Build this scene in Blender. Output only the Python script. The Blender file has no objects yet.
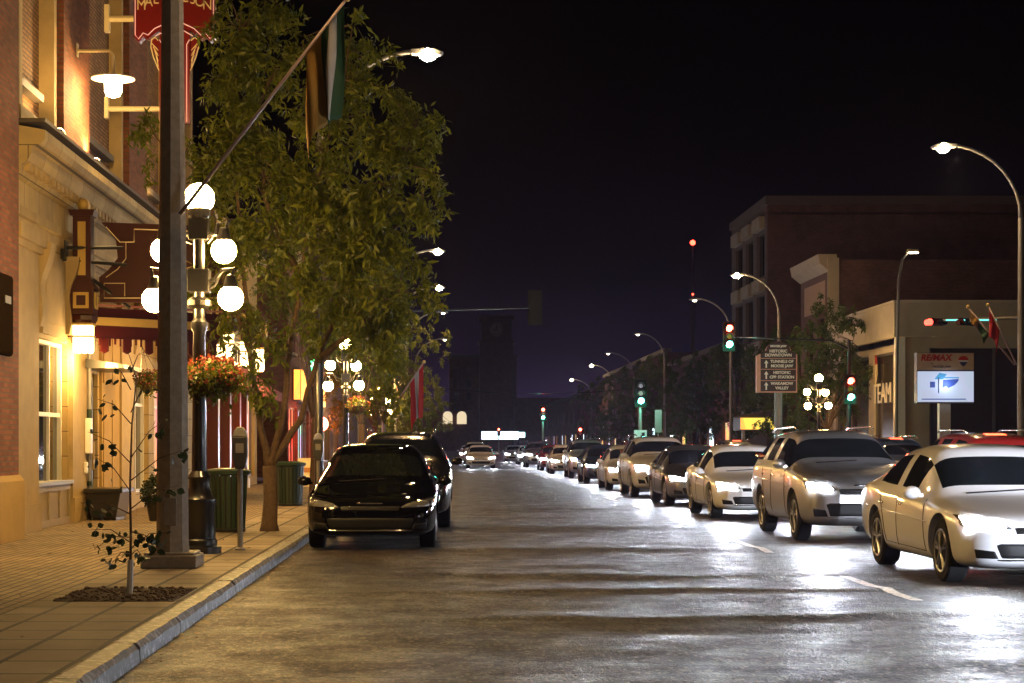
import bpy, bmesh, math, random
import numpy as np
from mathutils import Vector, Matrix
from mathutils.bvhtree import BVHTree
random.seed(7); rng = np.random.default_rng(7)
R = math.radians; PI = math.pi
scene = bpy.context.scene
col = scene.collection

# ------------------------------------------------------------------ camera, sky, exposure
cam_d = bpy.data.cameras.new('camera'); cam = bpy.data.objects.new('camera', cam_d); col.objects.link(cam)
cam.location = (0, 0, 1.45); cam.rotation_euler = (R(90), 0, 0)
cam_d.sensor_width = 36; cam_d.lens = 62.2; cam_d.shift_x = 0.0654; cam_d.shift_y = 0.101
cam_d.clip_start = 0.1; cam_d.clip_end = 3000
scene.camera = cam
w = bpy.data.worlds.new('World'); scene.world = w; w.use_nodes = True
nt = w.node_tree; bgn = nt.nodes['Background']
tcw = nt.nodes.new('ShaderNodeTexCoord'); sepw = nt.nodes.new('ShaderNodeSeparateXYZ'); rw = nt.nodes.new('ShaderNodeValToRGB')
nt.links.new(tcw.outputs['Generated'], sepw.inputs[0]); nt.links.new(sepw.outputs['Z'], rw.inputs[0]); nt.links.new(rw.outputs[0], bgn.inputs[0])
rw.color_ramp.elements[0].position = 0.0; rw.color_ramp.elements[0].color = (0.014, 0.008, 0.028, 1)
rw.color_ramp.elements[1].position = 0.17; rw.color_ramp.elements[1].color = (0.00005, 0.00004, 0.0001, 1)
e = rw.color_ramp.elements.new(0.05); e.color = (0.0028, 0.0016, 0.006, 1)
e = rw.color_ramp.elements.new(0.10); e.color = (0.0004, 0.0002, 0.0009, 1)
bgn.inputs[1].default_value = 1.0
scene.view_settings.view_transform = 'Standard'; scene.view_settings.look = 'None'
scene.view_settings.exposure = 0.85; scene.view_settings.gamma = 1.0
scene.render.engine = 'CYCLES'
cy = scene.cycles
cy.use_denoising = True; cy.max_bounces = 6; cy.diffuse_bounces = 3; cy.glossy_bounces = 3; cy.transmission_bounces = 3
cy.transparent_max_bounces = 8; cy.volume_bounces = 0; cy.sample_clamp_indirect = 3.0; cy.sample_clamp_direct = 0
cy.caustics_reflective = False; cy.caustics_refractive = False
cy.use_light_tree = True

F = 1770.0
def at(px, py, Y):            # world point seen at a given distance
    return Vector(((px - 445) * Y / F, Y, 1.45 - (py - 445) * Y / F))

# ------------------------------------------------------------------ materials
MATS = {}
def nodes_of(m):
    m.use_nodes = True
    return m.node_tree, m.node_tree.nodes, m.node_tree.links
def setp(b, **k):
    for n, v in k.items():
        if n in b.inputs: b.inputs[n].default_value = v
def mat(name, c, rough=0.6, metal=0.0, noise=0.15, scale=6.0, bump=0.0, bscale=40.0, coat=0.0, spec=0.5):
    if name in MATS: return MATS[name]
    m = bpy.data.materials.new(name); t, N, L = nodes_of(m); b = N['Principled BSDF']
    setp(b, Roughness=rough, Metallic=metal); b.inputs['Specular IOR Level'].default_value = spec
    b.inputs['Coat Weight'].default_value = coat; b.inputs['Coat Roughness'].default_value = 0.02
    tc = N.new('ShaderNodeTexCoord')
    nz = N.new('ShaderNodeTexNoise'); nz.inputs['Scale'].default_value = scale; nz.inputs['Detail'].default_value = 6
    L.new(tc.outputs['Object'], nz.inputs['Vector'])
    mx = N.new('ShaderNodeMix'); mx.data_type = 'RGBA'
    lo = [max(0, x * (1 - noise)) for x in c]; hi = [min(1, x * (1 + noise)) for x in c]
    mx.inputs[6].default_value = (*lo, 1); mx.inputs[7].default_value = (*hi, 1)
    L.new(nz.outputs['Fac'], mx.inputs[0]); L.new(mx.outputs[2], b.inputs['Base Color'])
    if bump > 0:
        nb = N.new('ShaderNodeTexNoise'); nb.inputs['Scale'].default_value = bscale; nb.inputs['Detail'].default_value = 5
        L.new(tc.outputs['Object'], nb.inputs['Vector'])
        bp = N.new('ShaderNodeBump'); bp.inputs['Strength'].default_value = bump; bp.inputs['Distance'].default_value = 0.02
        L.new(nb.outputs['Fac'], bp.inputs['Height']); L.new(bp.outputs[0], b.inputs['Normal'])
    MATS[name] = m; return m
def emit(name, c, s, vary=0.0, vscale=3.0):
    if name in MATS: return MATS[name]
    m = bpy.data.materials.new(name); t, N, L = nodes_of(m); b = N['Principled BSDF']
    setp(b, Roughness=0.4); b.inputs['Base Color'].default_value = (*[x * 0.5 for x in c], 1)
    b.inputs['Emission Color'].default_value = (*c, 1); b.inputs['Emission Strength'].default_value = s
    if vary > 0:
        tc = N.new('ShaderNodeTexCoord'); v = N.new('ShaderNodeTexVoronoi'); v.inputs['Scale'].default_value = vscale
        mp = N.new('ShaderNodeMapping'); mp.inputs['Scale'].default_value = (1, 1, .6)
        L.new(tc.outputs['Object'], mp.inputs[0]); L.new(mp.outputs[0], v.inputs['Vector'])
        mx = N.new('ShaderNodeMix'); mx.data_type = 'RGBA'; mx.blend_type = 'MULTIPLY'; mx.inputs[0].default_value = vary
        mx.inputs[6].default_value = (*c, 1); L.new(v.outputs['Color'], mx.inputs[7]); L.new(mx.outputs[2], b.inputs['Emission Color'])
    MATS[name] = m; return m
def brick(name, c1, c2, mortar, bw=0.22, bh=0.075, horizontal=False, msize=0.012, rough=0.85, bump=0.6, offset=0.5, big=0.25):
    if name in MATS: return MATS[name]
    m = bpy.data.materials.new(name); t, N, L = nodes_of(m); b = N['Principled BSDF']; setp(b, Roughness=rough)
    g = N.new('ShaderNodeNewGeometry'); s = N.new('ShaderNodeSeparateXYZ'); L.new(g.outputs['Position'], s.inputs[0])
    cb = N.new('ShaderNodeCombineXYZ')
    if horizontal:
        L.new(s.outputs['Y'], cb.inputs[0]); L.new(s.outputs['X'], cb.inputs[1])
    else:
        a = N.new('ShaderNodeMath'); L.new(s.outputs['X'], a.inputs[0]); L.new(s.outputs['Y'], a.inputs[1]); L.new(a.outputs[0], cb.inputs[0])
        L.new(s.outputs['Z'], cb.inputs[1])
    bt = N.new('ShaderNodeTexBrick'); L.new(cb.outputs[0], bt.inputs['Vector'])
    bt.inputs['Scale'].default_value = 1; bt.inputs['Brick Width'].default_value = bw; bt.inputs['Row Height'].default_value = bh
    bt.inputs['Mortar Size'].default_value = msize; bt.inputs['Color1'].default_value = (*c1, 1); bt.inputs['Color2'].default_value = (*c2, 1)
    bt.inputs['Mortar'].default_value = (*mortar, 1); bt.offset = offset
    nz = N.new('ShaderNodeTexNoise'); nz.inputs['Scale'].default_value = 1.1; nz.inputs['Detail'].default_value = 8; nz.inputs['Roughness'].default_value = 0.65
    L.new(g.outputs['Position'], nz.inputs['Vector'])
    mr = N.new('ShaderNodeMapRange'); mr.inputs[1].default_value = .3; mr.inputs[2].default_value = .7
    mr.inputs[3].default_value = 1 - big; mr.inputs[4].default_value = 1 + big; L.new(nz.outputs['Fac'], mr.inputs[0])
    vm = N.new('ShaderNodeVectorMath'); vm.operation = 'SCALE'; L.new(bt.outputs['Color'], vm.inputs[0]); L.new(mr.outputs[0], vm.inputs['Scale'])
    L.new(vm.outputs[0], b.inputs['Base Color'])
    n2 = N.new('ShaderNodeTexNoise'); n2.inputs['Scale'].default_value = 60; L.new(g.outputs['Position'], n2.inputs['Vector'])
    ad = N.new('ShaderNodeMath'); ad.operation = 'MULTIPLY_ADD'; L.new(n2.outputs['Fac'], ad.inputs[0]); ad.inputs[1].default_value = .3
    inv = N.new('ShaderNodeMath'); inv.operation = 'SUBTRACT'; inv.inputs[0].default_value = 1; L.new(bt.outputs['Fac'], inv.inputs[1]); L.new(inv.outputs[0], ad.inputs[2])
    bp = N.new('ShaderNodeBump'); bp.inputs['Strength'].default_value = bump; bp.inputs['Distance'].default_value = 0.012
    L.new(ad.outputs[0], bp.inputs['Height']); L.new(bp.outputs[0], b.inputs['Normal'])
    MATS[name] = m; return m

def road_material():
    m = bpy.data.materials.new('asphalt'); t, N, L = nodes_of(m); b = N['Principled BSDF']
    g = N.new('ShaderNodeNewGeometry')
    def noise(sc, det=6, rgh=.6, mapping=None, dist=0):
        n = N.new('ShaderNodeTexNoise'); n.inputs['Scale'].default_value = sc; n.inputs['Detail'].default_value = det
        n.inputs['Roughness'].default_value = rgh; n.inputs['Distortion'].default_value = dist
        if mapping:
            mp = N.new('ShaderNodeMapping'); mp.inputs['Scale'].default_value = mapping; L.new(g.outputs['Position'], mp.inputs[0]); L.new(mp.outputs[0], n.inputs['Vector'])
        else: L.new(g.outputs['Position'], n.inputs['Vector'])
        return n
    n1 = noise(0.35, 7, .65, (1, .45, 1)); n2 = noise(1.6, 8, .7); n3 = noise(38, 4, .75)
    r = N.new('ShaderNodeValToRGB'); L.new(n1.outputs['Fac'], r.inputs[0])
    r.color_ramp.elements[0].position = .35; r.color_ramp.elements[0].color = (.010, .0075, .0055, 1)
    r.color_ramp.elements[1].position = .66; r.color_ramp.elements[1].color = (.036, .028, .020, 1)
    v = N.new('ShaderNodeTexVoronoi'); v.inputs['Scale'].default_value = 55; L.new(g.outputs['Position'], v.inputs['Vector'])
    sp = N.new('ShaderNodeMapRange'); L.new(v.outputs['Color'], sp.inputs[0]); sp.inputs[3].default_value = .45; sp.inputs[4].default_value = 1.7
    sc_ = N.new('ShaderNodeVectorMath'); sc_.operation = 'SCALE'; L.new(r.outputs[0], sc_.inputs[0]); L.new(sp.outputs[0], sc_.inputs['Scale'])
    # cracks: thin dark lines wandering across and along the road
    cmp_ = N.new('ShaderNodeMapping'); cmp_.inputs['Scale'].default_value = (.16, .42, 1); L.new(g.outputs['Position'], cmp_.inputs[0])
    dn = N.new('ShaderNodeTexNoise'); dn.inputs['Scale'].default_value = 1.3; dn.inputs['Detail'].default_value = 5; L.new(g.outputs['Position'], dn.inputs['Vector'])
    ds = N.new('ShaderNodeVectorMath'); ds.operation = 'MULTIPLY_ADD'; L.new(dn.outputs['Color'], ds.inputs[0]); ds.inputs[1].default_value = (.5, .5, 0); L.new(cmp_.outputs[0], ds.inputs[2])
    cv = N.new('ShaderNodeTexVoronoi'); cv.feature = 'DISTANCE_TO_EDGE'; cv.inputs['Scale'].default_value = 1.0; L.new(ds.outputs[0], cv.inputs['Vector'])
    cr = N.new('ShaderNodeMapRange'); L.new(cv.outputs['Distance'], cr.inputs[0]); cr.inputs[1].default_value = 0.006; cr.inputs[2].default_value = 0.024
    cr.inputs[3].default_value = .10; cr.inputs[4].default_value = 1
    s2 = N.new('ShaderNodeVectorMath'); s2.operation = 'SCALE'; L.new(sc_.outputs[0], s2.inputs[0]); L.new(cr.outputs[0], s2.inputs['Scale'])
    L.new(s2.outputs[0], b.inputs['Base Color'])
    rr = N.new('ShaderNodeMapRange'); L.new(n2.outputs['Fac'], rr.inputs[0]); rr.inputs[1].default_value = .35; rr.inputs[2].default_value = .65
    rr.inputs[3].default_value = .36; rr.inputs[4].default_value = .66; L.new(rr.outputs[0], b.inputs['Roughness'])
    b.inputs['Specular IOR Level'].default_value = .28
    ng = noise(1.0, 4, .8, (17, 6, 20)); gm = N.new('ShaderNodeMapRange'); L.new(ng.outputs['Fac'], gm.inputs[0]); gm.inputs[1].default_value = .36; gm.inputs[2].default_value = .66
    gm.inputs[3].default_value = .12; gm.inputs[4].default_value = 2.3; s3 = N.new('ShaderNodeVectorMath'); s3.operation = 'SCALE'; L.new(s2.outputs[0], s3.inputs[0]); L.new(gm.outputs[0], s3.inputs['Scale'])
    vm_ = N.new('ShaderNodeMapping'); vm_.inputs['Scale'].default_value = (38, 17, 20); L.new(g.outputs['Position'], vm_.inputs[0])
    v2 = N.new('ShaderNodeTexVoronoi'); v2.inputs['Scale'].default_value = 1.0; L.new(vm_.outputs[0], v2.inputs['Vector']); sx_ = N.new('ShaderNodeSeparateColor'); L.new(v2.outputs['Color'], sx_.inputs[0])
    tk = N.new('ShaderNodeMapRange'); L.new(sx_.outputs[0], tk.inputs[0]); tk.inputs[1].default_value = .80; tk.inputs[2].default_value = .92; tk.inputs[4].default_value = .75
    pk = N.new('ShaderNodeMix'); pk.data_type = 'RGBA'; L.new(tk.outputs[0], pk.inputs[0]); L.new(s3.outputs[0], pk.inputs[6]); pk.inputs[7].default_value = (.120, .088, .062, 1); L.new(pk.outputs[2], b.inputs['Base Color'])
    bg = N.new('ShaderNodeBump'); bg.inputs['Strength'].default_value = 1.0; bg.inputs['Distance'].default_value = .035; L.new(ng.outputs['Fac'], bg.inputs['Height'])
    a1 = N.new('ShaderNodeMath'); a1.operation = 'MULTIPLY_ADD'; L.new(n3.outputs['Fac'], a1.inputs[0]); a1.inputs[1].default_value = .55; L.new(v.outputs['Distance'], a1.inputs[2])
    bp = N.new('ShaderNodeBump'); bp.inputs['Strength'].default_value = .9; bp.inputs['Distance'].default_value = .016; L.new(a1.outputs[0], bp.inputs['Height']); L.new(bg.outputs[0], bp.inputs['Normal'])
    b2 = N.new('ShaderNodeBump'); b2.inputs['Strength'].default_value = .6; b2.inputs['Distance'].default_value = .01; L.new(cr.outputs[0], b2.inputs['Height']); L.new(bp.outputs[0], b2.inputs['Normal'])
    n5 = noise(2.2, 6, .6, (.35, 1.3, 1)); b3 = N.new('ShaderNodeBump'); b3.inputs['Strength'].default_value = .5; b3.inputs['Distance'].default_value = .04
    L.new(n5.outputs['Fac'], b3.inputs['Height']); L.new(b2.outputs[0], b3.inputs['Normal']); L.new(b3.outputs[0], b.inputs['Normal'])
    return m
def paint_material(name, c, wear):
    m = bpy.data.materials.new(name); t, N, L = nodes_of(m); b = N['Principled BSDF']; setp(b, Roughness=.55)
    g = N.new('ShaderNodeNewGeometry'); n = N.new('ShaderNodeTexNoise'); n.inputs['Scale'].default_value = 14; n.inputs['Detail'].default_value = 8; n.inputs['Roughness'].default_value = .75
    L.new(g.outputs['Position'], n.inputs['Vector'])
    r = N.new('ShaderNodeMapRange'); L.new(n.outputs['Fac'], r.inputs[0]); r.inputs[1].default_value = wear - .05; r.inputs[2].default_value = wear + .06
    mx = N.new('ShaderNodeMix'); mx.data_type = 'RGBA'; mx.inputs[6].default_value = (.075, .07, .065, 1); mx.inputs[7].default_value = (*c, 1)
    L.new(r.outputs[0], mx.inputs[0]); L.new(mx.outputs[2], b.inputs['Base Color'])
    bp = N.new('ShaderNodeBump'); bp.inputs['Strength'].default_value = .5; bp.inputs['Distance'].default_value = .01; L.new(n.outputs['Fac'], bp.inputs['Height']); L.new(bp.outputs[0], b.inputs['Normal'])
    MATS[name] = m; return m
def leaf_material(name, c1, c2):
    m = bpy.data.materials.new(name); t, N, L = nodes_of(m)
    for n in list(N):
        if n.type != 'OUTPUT_MATERIAL': N.remove(n)
    out = [n for n in N if n.type == 'OUTPUT_MATERIAL'][0]
    g = N.new('ShaderNodeNewGeometry'); mx = N.new('ShaderNodeMix'); mx.data_type = 'RGBA'
    mx.inputs[6].default_value = (*c1, 1); mx.inputs[7].default_value = (*c2, 1); L.new(g.outputs['Random Per Island'], mx.inputs[0])
    p = N.new('ShaderNodeBsdfPrincipled'); setp(p, Roughness=.5); L.new(mx.outputs[2], p.inputs['Base Color'])
    tr = N.new('ShaderNodeBsdfTranslucent'); L.new(mx.outputs[2], tr.inputs[0]); ms = N.new('ShaderNodeMixShader'); ms.inputs[0].default_value = .4
    L.new(p.outputs[0], ms.inputs[1]); L.new(tr.outputs[0], ms.inputs[2]); L.new(ms.outputs[0], out.inputs[0])
    MATS[name] = m; return m

ASPH = road_material()
CONC = mat('concrete', (.33, .30, .26), .85, noise=.35, scale=5, bump=.5, bscale=60)
KERBP = paint_material('worn_kerb_paint', (.36, .36, .36), .56)
PAVE = brick('brick_paving', (.20, .14, .08), (.30, .22, .13), (.04, .03, .02), .21, .105, True, .014, .8, .5, .5, .35)
SLAB = brick('slab_paving', (.20, .155, .10), (.30, .24, .17), (.025, .02, .015), .60, .45, True, .022, .8, .5, 0, .3)
STONE = brick('tyndall_stone', (.42, .30, .13), (.52, .39, .18), (.13, .09, .05), .95, .42, False, .008, .8, .35, .5, .2)
STONEP = mat('carved_stone', (.44, .32, .15), .8, noise=.2, scale=4, bump=.35, bscale=30)
STUC = mat('tan_stucco', (.44, .29, .10), .9, noise=.18, scale=3, bump=.3, bscale=80)
REDB = brick('red_brick', (.24, .07, .030), (.14, .035, .018), (.12, .075, .045), .21, .072, False, .011, .85, .8, .5, .25)
TANB = brick('tan_brick', (.32, .17, .065), (.21, .10, .04), (.08, .05, .03), .21, .072, False, .011, .85, .8, .5, .25)
DARKB = brick('dark_brick', (.16, .06, .045), (.11, .045, .035), (.12, .09, .08), .22, .075, False, .011, .9, .6, .5, .3)
BLK = mat('black_paint', (.012, .011, .012), .32, noise=.3, coat=.3)
GREEN = mat('dark_green_metal', (.012, .03, .018), .4, noise=.3)
GALV = mat('galvanised_steel', (.26, .25, .24), .55, .5, noise=.25, scale=12)
PCONC = mat('pole_concrete', (.30, .27, .23), .8, noise=.4, scale=14, bump=.5, bscale=120)
MAROON = mat('maroon_enamel', (.05, .006, .006), .35, noise=.15)
REDP = mat('red_enamel', (.15, .006, .006), .35, noise=.15)
CREAM = mat('cream_paint', (.75, .62, .36), .5, noise=.1)
GOLD = mat('gold_paint', (.62, .42, .12), .4, .3, noise=.1)
WHITE = mat('white_paint', (.75, .74, .70), .5, noise=.1)
GLASS = mat('dark_glass', (.008, .010, .011), .04, noise=.2, spec=.9)
BARK = mat('bark', (.11, .068, .04), .9, noise=.5, scale=18, bump=.9, bscale=50)
WOOD = mat('dark_wood', (.05, .03, .02), .6, noise=.4, scale=10)
TYRE = mat('tyre_rubber', (.008, .008, .008), .8, spec=.2, noise=.2, bump=.3, bscale=90)
RIM = mat('alloy_rim', (.45, .45, .46), .3, .9, noise=.1)
CHROME = mat('chrome', (.75, .75, .76), .12, 1.0, noise=.05)
PLAST = mat('black_plastic', (.006, .006, .006), .5, noise=.2, spec=.25)
HLOFF = mat('headlight_lens', (.20, .20, .21), .08, .5, noise=.3, scale=20, coat=1)
LEAF = leaf_material('ash_leaves', (.055, .078, .004), (.150, .160, .010))
LEAFD = leaf_material('dark_leaves', (.035, .065, .010), (.075, .110, .014))
LEAFS = leaf_material('sapling_leaves', (.020, .032, .016), (.035, .050, .022))
FLOWR = leaf_material('red_flowers', (.22, .025, .015), (.30, .08, .03))
WARM = (1.0, .56, .19); SODIUM = (1.0, .46, .10); COOL = (.86, .92, 1.0)
GLOBE = emit('lit_globe', (1.0, .62, .20), 130)
LAMPL = emit('street_lamp_lens', (1.0, .68, .34), 400)
LAMPD = emit('dim_lamp_lens', (1.0, .80, .55), 18)
FLUTE = emit('lit_fluted_glass', (1.0, .70, .30), 5)
HEADL = emit('headlight_on', COOL, 600)
HEADFAR = emit('headlight_far', COOL, 160)
TAILL = emit('tail_light_on', (1.0, .04, .015), 9)
TAILOFF = mat('tail_light_lens', (.25, .01, .01), .15, noise=.1, coat=1)
AMBER = emit('amber_lens', (1, .35, .04), 10)

# ------------------------------------------------------------------ builders
class MB:
    def __init__(s): s.v = []; s.f = []
    def add(s, vs, fs):
        n = len(s.v); s.v += [tuple(v) for v in vs]; s.f += [tuple(i + n for i in f) for f in fs]; return s
    def box(s, x0, x1, y0, y1, z0, z1):
        return s.add([(x0,y0,z0),(x1,y0,z0),(x1,y1,z0),(x0,y1,z0),(x0,y0,z1),(x1,y0,z1),(x1,y1,z1),(x0,y1,z1)],
                     [(0,3,2,1),(4,5,6,7),(0,1,5,4),(1,2,6,5),(2,3,7,6),(3,0,4,7)])
    def prism(s, pts, axis, a0, a1):      # polygon extruded along an axis; pts are the other two coordinates
        n = len(pts)
        def mk(p, a):
            if axis == 'x': return (a, p[0], p[1])
            if axis == 'y': return (p[0], a, p[1])
            return (p[0], p[1], a)
        return s.add([mk(p, a0) for p in pts] + [mk(p, a1) for p in pts],
                     [tuple(range(n)), tuple(range(2*n-1, n-1, -1))] + [(i, i+n, (i+1)%n+n, (i+1)%n) for i in range(n)])
    def tube(s, pts, rad, seg=10, cap=True):
        pts = [Vector(p) for p in pts]; n = len(pts)
        rads = rad if isinstance(rad, (list, tuple)) else [rad]*n
        vs = []; up = None
        for i, p in enumerate(pts):
            d = (pts[min(i+1,n-1)] - pts[max(i-1,0)]).normalized()
            if up is None:
                up = Vector((0,0,1)) if abs(d.z) < .9 else Vector((1,0,0))
            a = d.cross(up).normalized(); b_ = a.cross(d).normalized(); up = b_
            for k in range(seg):
                t = 2*PI*k/seg; vs.append(p + (a*math.cos(t) + b_*math.sin(t))*rads[i])
        fs = [(i*seg+k, i*seg+(k+1)%seg, (i+1)*seg+(k+1)%seg, (i+1)*seg+k) for i in range(n-1) for k in range(seg)]
        if cap: fs += [tuple(range(seg-1,-1,-1)), tuple((n-1)*seg+k for k in range(seg))]
        return s.add(vs, fs)
    def lathe(s, prof, x=0, y=0, z=0, seg=20):     # prof: (radius, height)
        vs = [(x+r*math.cos(2*PI*k/seg), y+r*math.sin(2*PI*k/seg), z+h) for r, h in prof for k in range(seg)]
        n = len(prof)
        fs = [(i*seg+k, i*seg+(k+1)%seg, (i+1)*seg+(k+1)%seg, (i+1)*seg+k) for i in range(n-1) for k in range(seg)]
        fs += [tuple(range(seg-1,-1,-1)), tuple((n-1)*seg+k for k in range(seg))]
        return s.add(vs, fs)
    def sphere(s, c, r, seg=20, rings=12, sz=1.0):
        prof = [(max(1e-4, r*math.sin(PI*i/rings)), -r*sz*math.cos(PI*i/rings)) for i in range(rings+1)]
        return s.lathe(prof, c[0], c[1], c[2], seg)
    def quadpanel(s, a, b, c, d, th):               # a thick quad
        a, b, c, d = map(Vector, (a, b, c, d)); n = (b-a).cross(d-a).normalized()*th
        vs = [a, b, c, d, a+n, b+n, c+n, d+n]
        return s.add(vs, [(0,3,2,1),(4,5,6,7),(0,1,5,4),(1,2,6,5),(2,3,7,6),(3,0,4,7)])
    def build(s, name, m, parent=None, smooth=False, bevel=0, loc=None):
        me = bpy.data.meshes.new(name); me.from_pydata(s.v, [], s.f); me.validate(); me.update()
        bm = bmesh.new(); bm.from_mesh(me); bmesh.ops.recalc_face_normals(bm, faces=bm.faces); bm.to_mesh(me); bm.free()
        if smooth is True: me.polygons.foreach_set('use_smooth', [True]*len(me.polygons))
        me.materials.append(m)
        o = bpy.data.objects.new(name, me); col.objects.link(o)
        if parent: o.parent = parent
        if loc: o.location = loc
        if smooth == 'auto':
            me.polygons.foreach_set('use_smooth', [True]*len(me.polygons)); me.set_sharp_from_angle(angle=R(35))
        if bevel:
            b = o.modifiers.new('bevel', 'BEVEL'); b.width = bevel; b.segments = 2; b.limit_method = 'ANGLE'
        return o
def thing(name, label, cat, loc=(0,0,0), rz=0, group=None):
    o = bpy.data.objects.new(name, None); col.objects.link(o); o.location = loc; o.rotation_euler = (0,0,rz); o.empty_display_size = .2
    return tag(o, label, cat, group)
def tag(o, label=None, cat=None, group=None, kind=None):
    if label: o['label'] = label
    if cat: o['category'] = cat
    if group: o['group'] = group
    if kind: o['kind'] = kind
    return o
def copy_tree(o, parent=None):
    c = o.copy(); col.objects.link(c)
    if parent: c.parent = parent
    for ch in list(o.children): copy_tree(ch, c)
    return c
def dup(root, loc, label, rz=None):
    c = copy_tree(root); c.location = loc; c['label'] = label
    if rz is not None: c.rotation_euler = (0,0,rz)
    return c
def lettering(s, size, m, parent, loc, rz=0, ext=.01, name='lettering', align='CENTER', sx=1.0, bold=0.0, shear=0.0, space=1.0):
    cu = bpy.data.curves.new('t', 'FONT'); cu.body = s; cu.size = size; cu.extrude = ext; cu.align_x = align; cu.align_y = 'CENTER'
    cu.offset = bold; cu.shear = shear; cu.space_character = space
    o = bpy.data.objects.new('t', cu); col.objects.link(o); bpy.context.view_layer.update()
    me = bpy.data.meshes.new_from_object(o.evaluated_get(bpy.context.evaluated_depsgraph_get())); bpy.data.objects.remove(o)
    me.name = name; me.materials.clear(); me.materials.append(m)
    t = bpy.data.objects.new(name, me); col.objects.link(t); t.location = loc; t.rotation_euler = (R(90), 0, rz); t.scale = (sx, 1, 1)
    if parent: t.parent = parent
    return t
def light(kind, loc, energy, color, parent=None, size=.1, spot=None, rot=None, blend=.5):
    d = bpy.data.lights.new('light', kind); d.energy = energy; d.color = color
    if kind in ('POINT', 'SPOT'): d.shadow_soft_size = size
    if kind == 'SPOT': d.spot_size = spot; d.spot_blend = blend
    o = bpy.data.objects.new('lamp_light', d); col.objects.link(o); o.location = loc
    if rot: o.rotation_euler = rot
    if parent: o.parent = parent
    return o
def panel(mb, x0, x1, y0, y1, z0, z1, openings, axis='y'):
    """a wall slab with holes; openings are (a0,a1,z0,z1) along axis"""
    a0, a1 = (y0, y1) if axis == 'y' else (x0, x1)
    A = sorted({a0, a1, *[o[0] for o in openings], *[o[1] for o in openings]}); Z = sorted({z0, z1, *[o[2] for o in openings], *[o[3] for o in openings]})
    for i in range(len(A)-1):
        run = None
        for j in range(len(Z)-1):
            ca, cz = (A[i]+A[i+1])/2, (Z[j]+Z[j+1])/2
            hole = any(o[0] < ca < o[1] and o[2] < cz < o[3] for o in openings)
            if not hole:
                if run is None: run = Z[j]
            if (hole or j == len(Z)-2) and run is not None:
                ze = Z[j] if hole else Z[j+1]
                if axis == 'y': mb.box(x0, x1, A[i], A[i+1], run, ze)
                else: mb.box(A[i], A[i+1], y0, y1, run, ze)
                run = None
    return mb

# ------------------------------------------------------------------ ground, roads, pavements
RX0, RX1 = -2.03, 16.4
g = MB().add([(-300,-30,-.06),(320,-30,-.06),(320,900,-.06),(-300,900,-.06)], [(0,1,2,3)]).build('ground', mat('bare_ground', (.06,.055,.05), .9)); tag(g, kind='structure')
def hnoise(x, y, seed=0):
    r = 0
    for i, (fx, fy, a) in enumerate(((.23,.61,.45),(.55,1.35,.28),(.9,2.7,.17),(1.7,.9,.10))):
        r += a*math.sin(fx*x*2 + 1.7*i + 1.3*math.sin(fy*y*.7+seed)) * math.sin(fy*y*2 + 2.1*i + .9*math.sin(fx*x+seed*2))
    return r
def road_h(x, y):
    if y > 70: return 0.0
    edge = min(1, max(0, (x-RX0)/.8))*min(1, max(0, (RX1-x)/.8))
    h = .014*hnoise(x, y)*edge
    for (yc, x0, x1, a, wd, sk) in ((17.6, -.8, 7, .020, .35, .05), (14.9, .2, 6.5, .022, .32, .06), (13.9, .4, 6, -.014, .3, .05), (19.6, -1, 9, .015, .5, -.03), (24.5, -.5, 9, .018, .6, .04), (31, 0, 8, .02, .8, .0), (40, 0, 8, .02, 1, 0)):
        wgt = 1/(1+math.exp(-(x-x0)*2.2))/(1+math.exp((x-x1)*2.2))
        d = (y - yc - sk*(x-3) - .12*math.sin(x*1.3+yc) - .05*math.sin(x*4.1+yc*2))/(wd*(.45 if y < yc + sk*(x-3) + .12*math.sin(x*1.3+yc) else 1.1))
        h += 1.15*a*wgt*math.exp(-d*d)*(1 if d < 0 else 1)
    return h
xs = np.linspace(RX0, RX1, 110)
ys = [-8.0]; 
while ys[-1] < 70: ys.append(ys[-1] + (.06 if 9 < ys[-1] < 26 else .2))
ys += [90,120,160,220,300,385]
vs = [(x, y, road_h(x, y)) for y in ys for x in xs]; nx = len(xs)
fs = [(j*nx+i, j*nx+i+1, (j+1)*nx+i+1, (j+1)*nx+i) for j in range(len(ys)-1) for i in range(nx-1)]
rd = MB().add(vs, fs).build('road', ASPH, smooth=True); tag(rd, kind='structure')
cs = MB().box(RX1+.001, 120, 55, 68, -.05, 0).build('cross_street', ASPH); tag(cs, kind='structure')
cs = MB().box(-90, RX0-.001, 61, 71, -.05, 0).build('cross_street', ASPH); tag(cs, kind='structure')
ts = MB().box(-200, 260, 385, 398, -.05, 0).build('station_street', ASPH); tag(ts, kind='structure')
def marks(xc, starts, m, wdt=.12, ln=3.0):
    mb = MB()
    for y0 in starts:
        n = 10
        rows = [(xc + s*wdt/2 + .03*math.sin(y0), y0+ln*k/n) for k in range(n+1) for s in (-1, 1)]
        mb.add([(x, y, road_h(x, y)+.006) for x, y in rows], [(2*k, 2*k+1, 2*k+3, 2*k+2) for k in range(n)])
    o = mb.build('lane_marking', m); tag(o, kind='structure')
marks(4.4, [1.6, 9.0, 16.4, 23.8, 31.1, 38.4, 45.7, 76, 84, 92, 100, 108, 116, 130, 145], paint_material('worn_white_line', (.62, .52, .40), .44))
marks(8.6, [12.0+ k*7.4 for k in range(6)], paint_material('worn_yellow_line', (.60, .42, .14), .42))
marks(12.5, [16.4+ k*7.4 for k in range(5)], MATS['worn_white_line'])
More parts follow.
